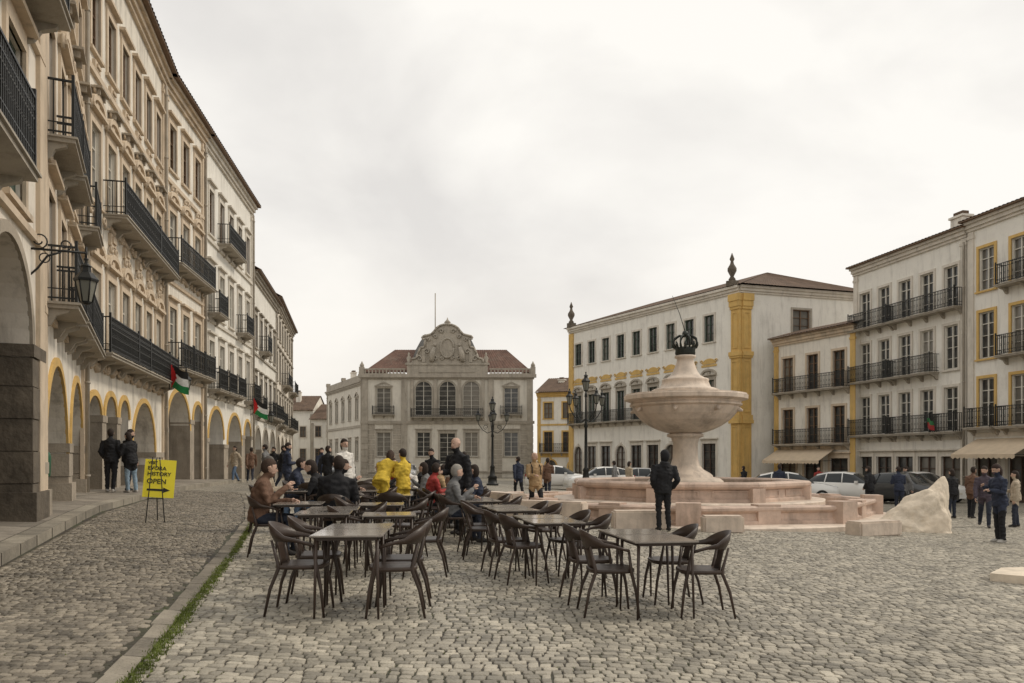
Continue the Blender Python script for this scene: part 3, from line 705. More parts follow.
# ---- right buildings
rt,L=brt('apartment_house','four storey off-white house with iron balconies',(22.0,51.2),(24.0,42.0))
b=sp(5,L,.2)
facade(rt,I4,L,-2,13.7,W_WHITE,b,[dict(z=2.95,h=2.4,w=1.0,style='plain',balc=[(0,1),(2,3),(4,4)]),dict(z=6.3,h=2.4,w=1.0,style='plain',balc=[(0,1),(2,3)]),dict(z=9.6,h=2.3,w=1.0,style='plain',balc=[(0,1),(2,4)])],T_PALE,F_WHITE,D=9,bands=[(2.5,.15,.06)],doors=[(x,1.4,-1.1,2.7,0) for x in b],pilm=T_PALE)
gable_roof(rt,I4,L,13.7,9,1.1); chimney(rt,I4,7.2,1.6,13.8,1.1,.9); pipe(rt,I4,L-.1,-1,13)
rt,L=brt('apartment_house','four storey cream house with ochre window surrounds',(24.02,41.9),(26.2,31.5))
b=sp(5,L,.2)
facade(rt,I4,L,-2,13.9,W_WHITE,b,[dict(z=3.1,h=2.5,w=1.0,style='plain',balc=[(0,0),(1,2),(3,4)],trim=T_OCHRE),dict(z=6.6,h=2.4,w=1.0,style='plain',balc=[(1,2),(3,4)],trim=T_OCHRE),dict(z=10.1,h=2.2,w=1.0,style='plain',balc=[(1,2),(3,4)],trim=T_OCHRE)],T_PALE,F_WHITE,D=9,bands=[(2.6,.2,.06)],doors=[(x,1.4,-1.1,2.7,0) for x in b],pilm=T_PALE)
gable_roof(rt,I4,L,13.9,9,1.1); awning(rt,I4,.6,4.6,2.5,1.6,AW); awning(rt,I4,5.2,9.0,2.5,1.6,AW)
# ------------------------------------------------------------------ lanterns
def lantern(g,c,s=1.0,mi=0,mg=1):
    x,y,z=c
    g.lathe([(.05*s,0),(.10*s,.03*s),(.11*s,.06*s)],6,mi,(x,y,z),sm=False)
    g.lathe([(.105*s,.06*s),(.19*s,.46*s)],6,mg,(x,y,z),sm=False)
    for k in range(6):
        a=2*math.pi*k/6; g.tube([(x+.107*s*math.cos(a),y+.107*s*math.sin(a),z+.05*s),(x+.195*s*math.cos(a),y+.195*s*math.sin(a),z+.47*s)],.014*s,4,mi)
    g.lathe([(.22*s,.455*s),(.23*s,.5*s),(.13*s,.62*s),(.1*s,.64*s),(.09*s,.74*s),(.12*s,.75*s),(.03*s,.82*s),(.03*s,.86*s),(.045*s,.9*s),(.0,.95*s)],6,mi,(x,y,z),sm=False)
def wall_lamp(x,y,z,ang,L=1.0,s=1.0,label='black iron wall lantern on scrolled bracket'):
    r=root('wall_lamp',label,'lamp',x,y,z,ang,'wall lanterns along the arcade')
    g=MB()
    g.box(-.04,.0,-.05,.05,-.55*s,.35*s); g.tube([(0,0,0),(L,0,0)],.02,6); g.tube([(L*.0,0,-.5*s),(L*.12,0,-.38*s),(L*.3,0,-.12*s),(L*.55,0,-.02)],.018,6,side=(0,1,0))
    g.tube([(.15*L+.14*s*math.cos(t)*(1-t/10),0,.17*s+.14*s*math.sin(t)*(1-t/10)) for t in np.linspace(-1.5,6,18)],.013,5,side=(0,1,0))
    g.tube([(.62*L+.1*s*math.cos(t)*(1-t/10),0,.12*s+.1*s*math.sin(t)*(1-t/10)) for t in np.linspace(-1.5,6,18)],.012,5,side=(0,1,0))
    g.tube([(.25*L+.09*s*math.cos(t),0,-.16*s+.09*s*math.sin(t)) for t in np.linspace(0,6.3,14)],.011,5,side=(0,1,0))
    g.tube([(L,0,.1),(L,0,-.12*s)],.02,6)
    ob('bracket',g.build('bracket',[IRON]),r,I4)
    g=MB(); lantern(g,(0,0,0),s); ob('lantern',g.build('lantern',[IRON,LGLASS]),r,T((L,0,-1.02*s)))
wall_lamp(-7.80,12.9,4.9,math.atan2(.36,.93),.80,.84)
wall_lamp(-13.75,30.5,5.0,.2,1.2,.9)
wall_lamp(-15.95,48.6,4.6,.15,1.2,.9)
def street_lamp(x,y,h,label):
    r=root('street_lamp',label,'street lamp',x,y,zgf(x,y),random.uniform(0,.6),'ornate street lamps on the square')
    g=MB()
    g.lathe([(.42,0),(.42,.12),(.32,.14),(.30,.5),(.36,.55),(.2,.7),(.14,1.2),(.18,1.25),(.09,1.4),(.07,h*.55),(.11,h*.56),(.06,h*.6),(.045,h*.8),(.08,h*.81),(.03,h*.86)],14); ob('post',g.build('post',[IRON]),r,I4)
    for k in range(4):
        a=math.pi/2*k; c,s=math.cos(a),math.sin(a)
        g=MB(); pts=[(.05,h*.62),(.35,h*.6),(.7,h*.64),(.95,h*.7),(1.0,h*.735)]
        g.tube([(u*c,u*s,v) for u,v in pts],.028,6,side=(-s,c,0))
        g.tube([((.45+.16*math.cos(t)*(1-t/9))*c,(.45+.16*math.cos(t)*(1-t/9))*s,h*.67+.16*math.sin(t)*(1-t/9)) for t in np.linspace(-1.6,5.5,14)],.02,5,side=(-s,c,0))
        ob('arm',g.build('arm',[IRON]),r,I4)
        g=MB(); lantern(g,(c,s,h*.735),.9); ob('lantern',g.build('lantern',[IRON,LGLASS]),r,I4)
    g=MB(); lantern(g,(0,0,h*.85),1.1); ob('lantern',g.build('lantern',[IRON,LGLASS]),r,I4)
street_lamp(3.85,41.5,6.3,'tall black iron street lamp with five lanterns near fountain')
street_lamp(-1.35,55,6.0,'tall black iron street lamp with five lanterns before bank')
r=root('litter_bin','small green litter bin on a post beside arcade pier','bin',-8.72,14.75,zgf(-8.7,14.75)+.136,R(20))
g=MB(); g.lathe([(.13,.62),(.155,.65),(.165,1.0),(.155,1.04),(.14,1.08),(.06,1.12),(.01,1.13)],18); ob('container',g.build('container',[mat('green_plastic',(.02,.10,.05),.5,.1,4,.05)]),r,I4)
g=MB(); g.tube([(0,.17,0),(0,.17,1.1)],.025,8); g.box(-.04,.04,.13,.18,.7,.95); g.lathe([(.1,.0),(.1,.02)],12,0,(0,.17,0)); ob('post',g.build('post',[IRON]),r,I4)
# ------------------------------------------------------------------ fountain
fx,fy=5.35,24.6; fz=-.28
rt=root('fountain','weathered pink marble fountain with wide bowl and bronze crown','fountain',fx,fy,0,R(11))
def onring(g,i,a):
    Rm=Matrix.Rotation(a,4,'Z'); g.v[i:]=[tuple(Rm@Vector(v)) for v in g.v[i:]]
g=MB(); g.lathe([(6.0,fz-.5),(6.0,fz+.12),(5.95,fz+.15),(4.9,fz+.15)],40,0,sm=False,cap=False); ob('step',g.build('step',[MARBLE2]),rt,I4)
g=MB(); r=5.55; n8=8; ph=math.pi/8
g.lathe([(r,fz+.1),(r,fz+.22),(r-.08,fz+.26),(r-.1,.14),(r-.02,.18),(r+.03,.22),(r+.03,.28),(r-.03,.32),(r-.42,.32),(r-.46,.26),(r-.46,.0)],n8,0,sm=False,cap=False,ph=ph)
for k in range(8):
    i=len(g.v); g.box(r-.42,r+.08,-.3,.3,fz+.1,.42); onring(g,i,2*math.pi*k/8+ph)
    i=len(g.v); ap=(r-.1)*math.cos(math.pi/8); g.box(ap-.3,ap+.1,-.3,.3,fz+.1,.36); onring(g,i,2*math.pi*(k+.5)/8+ph)
ob('outer_basin',g.build('outer_basin',[MARBLE]),rt,I4)
g=MB(); g.lathe([(4.8,fz+.16),(4.8,.12),(3.4,.12)],32,0,sm=False,cap=False); g.lathe([(4.1,.1),(4.1,.28),(4.05,.31),(3.2,.31)],16,0,sm=False,cap=False); ob('step',g.build('step',[MARBLE2]),rt,I4)
g=MB(); r=3.6
g.lathe([(r,.28),(r,.38),(r-.08,.41),(r-.1,.63),(r+.02,.68),(r+.06,.73),(r+.06,.80),(r,.85),(r-.35,.85),(r-.4,.8),(r-.4,.2)],8,0,sm=False,cap=False,ph=.15)
for k in range(8):
    i=len(g.v); g.box(r-.26,r+.05,-.2,.2,.3,.69); onring(g,i,2*math.pi*k/8+.15)
    ap=(r-.1)*math.cos(math.pi/8)
    for s in (-.68,.68):
        for (u0,u1,v0,v1) in ((-.5,.5,.44,.47),(-.5,.5,.59,.62),(-.5,-.46,.47,.59),(.46,.5,.47,.59)):
            i=len(g.v); g.box(ap-.02,ap+.03,u0+s,u1+s,v0,v1); onring(g,i,2*math.pi*(k+.5)/8+.15)
ob('basin',g.build('basin',[MARBLE]),rt,I4)
g=MB(); g.lathe([(3.3,.65),(.1,.65)],32,0,cap=False)
wm,nt,bb=base('fountain_water'); bb.inputs['Base Color'].default_value=(.05,.07,.06,1); bb.inputs['Roughness'].default_value=.08
nn=N(nt,'ShaderNodeTexNoise'); nn.inputs['Scale'].default_value=6; bp=N(nt,'ShaderNodeBump'); bp.inputs['Strength'].default_value=.3; nt.links.new(nn.outputs[0],bp.inputs['Height']); nt.links.new(bp.outputs[0],bb.inputs['Normal'])
ob('water',g.build('water',[wm]),rt,I4)
g=MB(); g.lathe([(1.15,.0),(1.15,.8),(1.05,.88),(.84,.92),(.82,.98),(.74,1.05),(.54,1.16),(.44,1.3),(.385,1.5),(.375,1.95),(.42,2.08),(.42,2.12),(.54,2.16),(.56,2.21),(.54,2.25),(.42,2.28)],48); ob('pedestal',g.build('pedestal',[MARBLE2]),rt,I4)
g=MB(); g.lathe([(.42,2.26),(.62,2.30),(.85,2.38),(1.1,2.50),(1.33,2.66),(1.50,2.84),(1.58,2.97),(1.62,3.04),(1.60,3.07),(1.70,3.11),(1.70,3.16),(1.66,3.18),(1.68,3.23),(1.80,3.27),(1.87,3.29),(1.88,3.41),(1.84,3.43),(1.84,3.46),(1.78,3.47),(1.6,3.45),(1.5,3.38),(.9,3.38)],64,sm=False)
for k in range(8):
    a=2*math.pi*k/8+.2; c,s=math.cos(a),math.sin(a)
    g.tube([(1.48*c,1.48*s,2.98),(1.62*c,1.62*s,2.98),(1.72*c,1.72*s,2.93)],[.09,.075,.03],8)
ob('bowl',g.build('bowl',[MARBLE2]),rt,I4)
g=MB(); g.lathe([(1.0,3.3),(.98,3.50),(1.02,3.53),(1.02,3.60),(.96,3.63),(.78,3.68),(.74,3.76),(.70,3.86),(.72,3.90),(.70,3.94),(.58,3.98),(.46,4.05),(.38,4.16),(.32,4.3),(.27,4.45),(.24,4.56),(.32,4.6),(.32,4.66),(.2,4.70)],48)
ob('upper_dome',g.build('upper_dome',[MARBLE2]),rt,I4)
g=MB(); g.lathe([(.28,4.68),(.31,4.72),(.30,4.84),(.33,4.9),(.28,4.92)],20)
for k in range(8):
    a=2*math.pi*k/8; c,s=math.cos(a),math.sin(a)
    g.tube([(.31*c,.31*s,4.9),(.38*c,.38*s,5.04),(.36*c,.36*s,5.18),(.2*c,.2*s,5.28),(.04*c,.04*s,5.27)],.028,6,side=(-s,c,0))
    a+=.39; c,s=math.cos(a),math.sin(a); g.tube([(.32*c,.32*s,4.89),(.36*c,.36*s,5.0),(.38*c,.38*s,5.08)],[.04,.045,.02],6)
g.lathe([(.02,5.24),(.09,5.28),(.1,5.35),(.07,5.42),(.02,5.44)],12)
g.tube([(0,0,5.4),(-.18,.0,5.95),(-.42,.0,6.5)],[.014,.011,.007],6)
ob('crown',g.build('crown',[BRONZE]),rt,I4)
def block(x,y,w,d,h,rz,label):
    r=root('stone_block',label,'stone block',x,y,zgf(x,y),rz,'marble blocks around the fountain')
    me=bpy.data.meshes.new('block'); bm=bmesh.new(); bmesh.ops.create_cube(bm,size=1); bmesh.ops.scale(bm,vec=(w,d,h),verts=bm.verts); bmesh.ops.translate(bm,vec=(0,0,h/2-.02),verts=bm.verts)
    bmesh.ops.bevel(bm,geom=list(bm.edges),offset=.04,segments=2,affect='EDGES'); bm.to_mesh(me); bm.free(); me.materials.append(MARBLE2); ob('block',me,r,I4)
for (x,y,w,d,h,a) in ((2.95,18.3,1.3,.45,.45,.05),(4.75,18.0,.9,.45,.40,-.05),(8.4,18.5,1.3,.5,.36,.4),(.9,20.8,2.2,.45,.5,-.5),(-.2,23.2,1.8,.5,.6,-1.1)): block(x,y,w,d,h,a,'low pink marble block beside fountain steps')
# ------------------------------------------------------------------ marble rock
bm=bmesh.new(); bmesh.ops.create_icosphere(bm,subdivisions=6,radius=1)
rn=random.Random(11); PL=[]
for _ in range(26):
    n_=Vector((rn.gauss(0,1),rn.gauss(0,1),rn.gauss(.1,.7))).normalized(); PL.append((n_,rn.uniform(.72,1.0)))
for v in bm.verts:
    d=v.co.normalized(); rad=1.3
    for n_,h_ in PL:
        q=d.dot(n_)
        if q>.05: rad=min(rad,h_/q)
    p=d*rad; t=min(1,max(0,(p.x+1.0)/1.8))
    pk=math.exp(-((p.x-.45)/.28)**2)
    q=Vector((p.x*1.2,p.y*.62,p.z*(.58+.62*t**1.2+.55*pk) if p.z>0 else p.z*.3))
    q+=d*(noise.fractal(p*3.2,.9,2.1,5)*.06+noise.noise(p*1.7)*.12)
    q.x+=.22*max(0,q.z)-.02; v.co=q
me=bpy.data.meshes.new('rock'); bm.to_mesh(me); bm.free(); me.materials.append(ROCKM)
for p in me.polygons: p.use_smooth=True
root('marble_boulder','rough pale marble boulder rising to a jagged peak','boulder',10.25,20.3,zgf(10.3,20.3)+.02,0,me=me)
g=MB(); pr=[(0,0),(.45,-.45),(2.3,-.8),(2.3,.9),(.5,.55)]
g.face([(x,y,.11) for x,y in pr])
for i in range(5): j=(i+1)%5; g.face([(pr[i][0],pr[i][1],-.05),(pr[j][0],pr[j][1],-.05),(pr[j][0],pr[j][1],.11),(pr[i][0],pr[i][1],.11)])
root('marble_slab','flat pale marble slab set on the cobbles','slab',6.6,11.0,zgf(7.2,11.0)+.02,0,me=g.build('slab',[ROCKM]))
# ------------------------------------------------------------------ furniture
def arc_band():
    g=MB(); n=28; rs=[]
    for i in range(n+1):
        t=i/n; a=math.pi*(1.0+t)
        x=.252*math.cos(a) ; y=-.03+.235*math.sin(a)
        k=abs(2*t-1)
        if k>.85: y=-.03+ (k-.85)/.15*.17
        zt=.835-.18*k**1.9; hh=.20-.17*min(1,k*1.15)**1.4; th=.008; ln=.035*(1-k)
        nx_,ny_=math.cos(a),math.sin(a)
        lo=th-ln*1.0
        rs.append([(x+nx_*lo,y+ny_*lo,zt-hh),(x+nx_*(th+.006+ln*.3),y+ny_*(th+.006+ln*.3),zt-hh*.5),(x+nx_*(th+ln),y+ny_*(th+ln),zt),(x-nx_*(th-ln),y-ny_*(th-ln),zt),(x-nx_*(th-.006-ln*.3),y-ny_*(th-.006-ln*.3),zt-hh*.5),(x+nx_*(lo-.016),y+ny_*(lo-.016),zt-hh)])
    g.rings(rs,0,True,True)
    rs=[]
    for j in range(5):
        t=j/4; z=.45+.21*t; yb=-.195-.045*t; w=.10-.02*math.sin(t*math.pi)
        rs.append([(-w,yb+.02,z),(0,yb-.006,z),(w,yb+.02,z),(w,yb+.034,z),(0,yb+.008,z),(-w,yb+.034,z)])
    g.rings(rs,0,True,True)
    return g.build('backrest',[CHAIRM])
def seatme():
    g=MB(); rs=[]
    for z,k in ((.420,.94),(.428,1),(.452,1),(.460,.97)):
        rs.append([((.222*k)*math.copysign(abs(math.cos(t))**.55,math.cos(t)),.0+(.222*k)*math.copysign(abs(math.sin(t))**.55,math.sin(t)),z) for t in np.linspace(0,2*math.pi,25)[:-1]])
    rs.append([(p[0]*.7,p[1]*.7,.446) for p in rs[-1]])
    g.rings(rs); return g.build('seat',[CHAIRM])
def legme(x0,y0,z0,x1,y1):
    g=MB()
    g.tube([(x1,y1,0),(x0*.4+x1*.6,y0*.4+y1*.6,.25),(x0,y0,.44),(x0*1.12,y0+(-.06 if y0<0 else -.03),z0)],[(.011,.011),(.016,.015),(.021,.018),(.012,.011)],8); return g.build('leg',[CHAIRM])
ch=root('chair','dark brown curved-back terrace chair','chair',0,0,0,0,'terrace chairs on the cobbles')
ob('seat',seatme(),ch,I4); ob('backrest',arc_band(),ch,I4)
for (a,b_,c,d,e) in ((-.206,.165,.645,-.235,.235),(.206,.165,.645,.235,.235),(-.18,-.17,.68,-.225,-.29),(.18,-.17,.68,.225,-.29)): ob('leg',legme(a,b_,c,d,e),ch,I4)
tb=root('table','square terrace table with pale glossy top','table',0,0,0,0,'terrace tables on the cobbles')
me=bpy.data.meshes.new('tabletop'); bm=bmesh.new(); bmesh.ops.create_cube(bm,size=1); bmesh.ops.scale(bm,vec=(.64,.64,.016),verts=bm.verts); bmesh.ops.translate(bm,vec=(0,0,.739),verts=bm.verts); bmesh.ops.bevel(bm,geom=list(bm.edges),offset=.006,segments=2,affect='EDGES'); bm.to_mesh(me); bm.free(); me.materials.append(TOPM)
ob('tabletop',me,tb,I4)
g=MB(); 
for s in (-1,1): g.box(-.27,.27,s*.27-.01,s*.27+.01,.70,.729); g.box(s*.27-.01,s*.27+.01,-.259,.259,.701,.728)
ob('apron',g.build('apron',[CHAIRM]),tb,I4)
for sx_ in (-1,1):
    for sy_ in (-1,1):
        g=MB(); g.tube([(sx_*.28,sy_*.28,0),(sx_*.265,sy_*.265,.71)],[.010,.017],8); ob('leg',g.build('leg',[CHAIRM]),tb,I4)
def put(src,x,y,deg,label=None,first=[set()]):
    z=zgf(x,y)+.008
    if src.name not in first[0]:
        first[0].add(src.name); src.location=(x,y,z); src.rotation_euler=(0,0,R(deg)); return src
    return copytree(src,src.name,x,y,z,R(deg),label)
def tset(x,y,deg,chairs=(1,1,0,0),jit=10,o=.42):
    put(tb,x,y,deg); a=R(deg)
    for k,(ox,oy,rz) in enumerate(((-o,0,-90),(o,0,90),(0,-.5,0),(0,.5,180))):
        if not chairs[k]: continue
        d=.05*random.uniform(-1,1)
        ox+=d*(1 if k<2 else .4); oy+=random.uniform(-.05,.05)
        X_=x+ox*math.cos(a)-oy*math.sin(a); Y_=y+ox*math.sin(a)+oy*math.cos(a)
        put(ch,X_,Y_,deg+rz+random.uniform(-jit,jit))
# left row
tset(-1.48,7.3,4,o=.38); tset(-1.52,7.96,4,o=.38)
tset(-2.25,9.55,8,(0,0,0,0)); tset(-1.5,9.75,8,(1,1,0,0)); tset(-2.93,11.0,8,(1,0,0,0)); tset(-2.3,10.3,8,(0,1,0,0))
tset(-1.9,11.6,6,(1,1,0,0)); tset(-2.75,12.75,6,(0,0,1,0)); tset(-3.9,14.1,6,(1,1,0,0)); tset(-2.9,15.3,6,(1,1,0,1)); tset(-2.1,14.2,6,(1,1,1,0))
tset(-4.2,17.0,6,(1,1,1,1)); tset(-2.4,17.8,6,(1,1,0,1)); tset(-3.6,20,6,(1,1,1,1)); tset(-1.9,20.4,6,(1,1,0,1))
# right row
tset(1.42,7.85,9,o=.45); tset(1.31,8.52,9,o=.45)
tset(.50,9.7,12,(1,1,0,0)); tset(.38,10.36,12,(1,1,0,0))
tset(0.02,11.7,14,(1,1,0,0)); tset(-.14,12.36,14,(1,1,0,0)); tset(-.55,13.7,14,(1,1,0,0)); tset(-.72,14.4,14,(1,1,0,0)); tset(-1.1,15.7,14,(1,1,0,0)); tset(-1.2,16.6,14,(1,1,0,1)); tset(-1.3,18.6,10,(1,1,1,1))
# ------------------------------------------------------------------ easel sign
r=root('easel_sign','yellow notice board leaning on a black metal easel','sign',-6.62,14.8,zgf(-6.62,14.8)+.02,R(20))
BM=T((0,-.04,0))@Matrix.Rotation(R(4),4,'Y')@Matrix.Rotation(R(-12),4,'X')
z0=.46
g=MB(); g.box(-.27,.27,-.012,.012,z0,z0+.72); ob('board',g.build('board',[mat('yellow_board',(.82,.70,.04),.6,.04,3,0)]),r,BM)
g=MB(); 
for s in (-1,1): g.tube([(s*.16,-.16,0),(s*.06,.12,1.2)],.009,6)
g.tube([(0,.42,0),(0,.12,1.18)],.009,6); g.box(-.14,.14,-.15,-.06,z0-.03,z0-.015)
ob('easel',g.build('easel',[IRON]),r,I4)
TXT=mat('black_lettering',(.015,.015,.012),.6,.02,3,0)
def text(s,size,parent,M,mt,name='lettering',off=.0,al='CENTER'):
    cu=bpy.data.curves.new('t','FONT'); cu.body=s; cu.size=size; cu.align_x=al; cu.extrude=.001; cu.offset=off
    o=bpy.data.objects.new('t',cu); COL.objects.link(o); dg=bpy.context.evaluated_depsgraph_get(); dg.update()
    me=bpy.data.meshes.new_from_object(o.evaluated_get(dg)); bpy.data.objects.remove(o); me.materials.clear(); me.materials.append(mt)
    return ob(name,me,parent,M)
for s,sz,zz in (('VISIT',.075,1.09),('EVORA',.10,.98),('HISTORY',.10,.87),('OPEN',.13,.72)):
    text(s,sz,r,BM@T((-.215,-.017,zz))@Matrix.Rotation(R(90),4,'X'),TXT,al='LEFT',off=.002)
g=MB(); g.face([(-.2,-.0155,.58),(.08,-.0155,.58),(.08,-.0155,.55),(.2,-.0155,.60),(.08,-.0155,.65),(.08,-.0155,.62),(-.2,-.0155,.62)]); ob('arrow',g.build('arrow',[TXT]),r,BM)
# ------------------------------------------------------------------ flags
def flag(x,y,z,rz,cols,label,w=1.3,h=.8,tri=None):
    r=root('flag',label,'flag',x,y,z,rz); g=MB(); n=14
    def P(u,v): return (.07*math.sin(u*6+v*2), -u*w*.75, -v*h-u*w*.35+.03*math.sin(u*7))
    for i in range(n):
        for j in range(9):
            u0,u1=i/n,(i+1)/n; v0,v1=j/9,(j+1)/9
            m=min(len(cols)-1,int((j+.5)/9*len(cols)))
            if tri is not None and (u0+u1)/2<.38*(1-abs((v0+v1)/2-.5)*2): m=tri
            g.face([P(u0,v0),P(u1,v0),P(u1,v1),P(u0,v1)],m,True)
    allc=list(cols)+([(.5,.02,.02)] if tri is not None else [])
    ob('cloth',g.build('cloth',[cloth(c) for c in allc]),r,I4)
    g=MB(); g.tube([(0,.05,-h-.1),(0,0,.15)],.02,6); ob('pole',g.build('pole',[IRON]),r,I4)
flag(-12.95,30.2,5.05,R(88),[(.02,.02,.02),(.72,.72,.70),(.02,.2,.06)],'black white and green striped flag with red triangle on balcony',.9,.85,3)
flag(-15.1,46.5,5.0,R(88),[(.02,.02,.02),(.7,.7,.68),(.02,.2,.06)],'striped flag with red triangle hanging from balcony',1.1,.9,3)
flag(22.7,43.6,3.7,R(20),[(.04,.16,.06),(.35,.04,.04)],'green and red flag hanging from balcony rail',.6,.5)
# ------------------------------------------------------------------ cars
PAINT={}
def paint(c):
    if c not in PAINT:
        m,nt,b=base('car_paint'); b.inputs['Base Color'].default_value=c4(c); b.inputs['Roughness'].default_value=.28; b.inputs['Coat Weight'].default_value=.6
        PAINT[c]=m
    return PAINT[c]
CG=mat('car_window_glass',(.02,.024,.026),.06,.05,3,0); TYRE=mat('tyre_rubber',(.02,.02,.02),.8,.1,5,.1); RIM=mat('alloy_rim',(.4,.4,.4),.35,.1,5,0,metal=.7)
LAMPW=mat('headlamp_glass',(.6,.6,.6),.1,.05,3,0); LAMPR=mat('tail_lamp_red',(.35,.02,.02),.2,.05,3,0)
def car(x,y,rz,col,label):
    r=root('parked_car',label,'car',x,y,zgf(x,y)+.01,rz,'cars parked along the square')
    st=[(-2.08,.62,.70,.62,.5),(-2.0,.74,.80,.78,.6),(-1.5,.86,.85,.90,.7),(-.95,.93,.87,.97,.74),(-.25,.95,.88,1.40,.62),(.2,.96,.88,1.47,.63),(1.0,.97,.88,1.45,.62),(1.55,.98,.87,1.33,.58),(1.98,.96,.83,1.0,.6),(2.08,.7,.78,.72,.6)]
    g=MB(); rs=[]
    for (px,belt,hw,roof,rw) in st:
        half=[(hw*.88,.22),(hw,.34),(hw*1.0,.6),(hw*.985,belt),(rw,max(belt+.01,roof-.05)),(rw*.8,roof),(rw*.3,roof+.012)]
        rs.append([(px,-a,b) for a,b in half]+[(px,a,b) for a,b in half[::-1]])
    n=14
    i0=len(g.v)
    for q in rs: g.v+=q
    for a in range(len(rs)-1):
        for k in range(n):
            k2=(k+1)%n
            gl=k in (3,9) and a in(3,4,5,6,7)
            ws=(a in (3,7)) and k in (4,5,6,7,8)
            g.f.append((i0+a*n+k,i0+(a+1)*n+k,i0+(a+1)*n+k2,i0+a*n+k2)); g.m.append(1 if (gl or ws) else 0); g.s.append(True)
    g.f.append(tuple(i0+k for k in range(n))); g.m.append(0); g.s.append(False)
    j=i0+(len(rs)-1)*n; g.f.append(tuple(j+k for k in range(n-1,-1,-1))); g.m.append(0); g.s.append(False)
    for s in (-1,1):
        for (xa,za,xb,zb) in ((.22,.96,.25,1.43),(1.05,.97,1.0,1.41)): g.tube([(xa,s*.875,za),(xb,s*.635,zb)],.03,5,0)
        g.box(-.55,-.4,s*.9-.04 if s<0 else .86,s*.9+.04 if s<0 else .98,.95,1.06,0)
    ob('body',g.build('body',[paint(col),CG]),r,I4)
    for sx_ in (-1.3,1.32):
        for s in (-1,1):
            g=MB(); g.tube([(sx_,s*.70,.31),(sx_,s*.87,.31)],.31,20); o=ob('wheel',g.build('wheel',[TYRE]),r,I4)
            g=MB(); g.tube([(sx_,s*.865,.31),(sx_,s*.885,.31)],.2,14); ob('rim',g.build('rim',[RIM]),o,I4)
    for s in (-1,1):
        g=MB(); g.tube([(-2.0,s*.62,.68),(-1.85,s*.66,.74)],[(.1,.07),(.14,.08)],8); ob('headlight',g.build('headlight',[LAMPW]),r,I4)
        g=MB(); g.box(1.95,2.08,s*.68-.1,s*.68+.1,.75,.95); ob('tail_light',g.build('tail_light',[LAMPR]),r,I4)
    g=MB(); g.box(-2.1,-2.05,-.26,.26,.4,.5); ob('number_plate',g.build('number_plate',[F_WHITE]),r,I4)
Wc=(.76,.75,.72);Sc=(.38,.38,.38);Dc=(.03,.032,.035);Bc=(.05,.07,.11)
for (x,y,a,c,l) in ((13.9,39.5,R(165),Wc,'white hatchback parked beside the fountain side'),(18.4,43.5,R(150),Sc,'silver hatchback parked on the square'),(3.0,50,R(170),Wc,'white hatchback parked near street lamp'),(5.3,48.8,R(10),Wc,'white car parked in a row'),(7.6,50.5,R(5),Sc,'grey car parked in a row'),(10.2,49,R(175),Wc,'white car parked in a row'),(16.9,39.6,R(140),Wc,'white hatchback parked before shops'),(18.6,37.5,R(120),Dc,'dark grey car parked before shops'),(20.6,40,R(110),Wc,'white car parked below balconies'),(-12.8,60,R(95),Dc,'dark car parked near arcade'),(-9.5,72,R(95),Sc,'grey car parked in front of bank')):
    car(x,y,a,c,l)
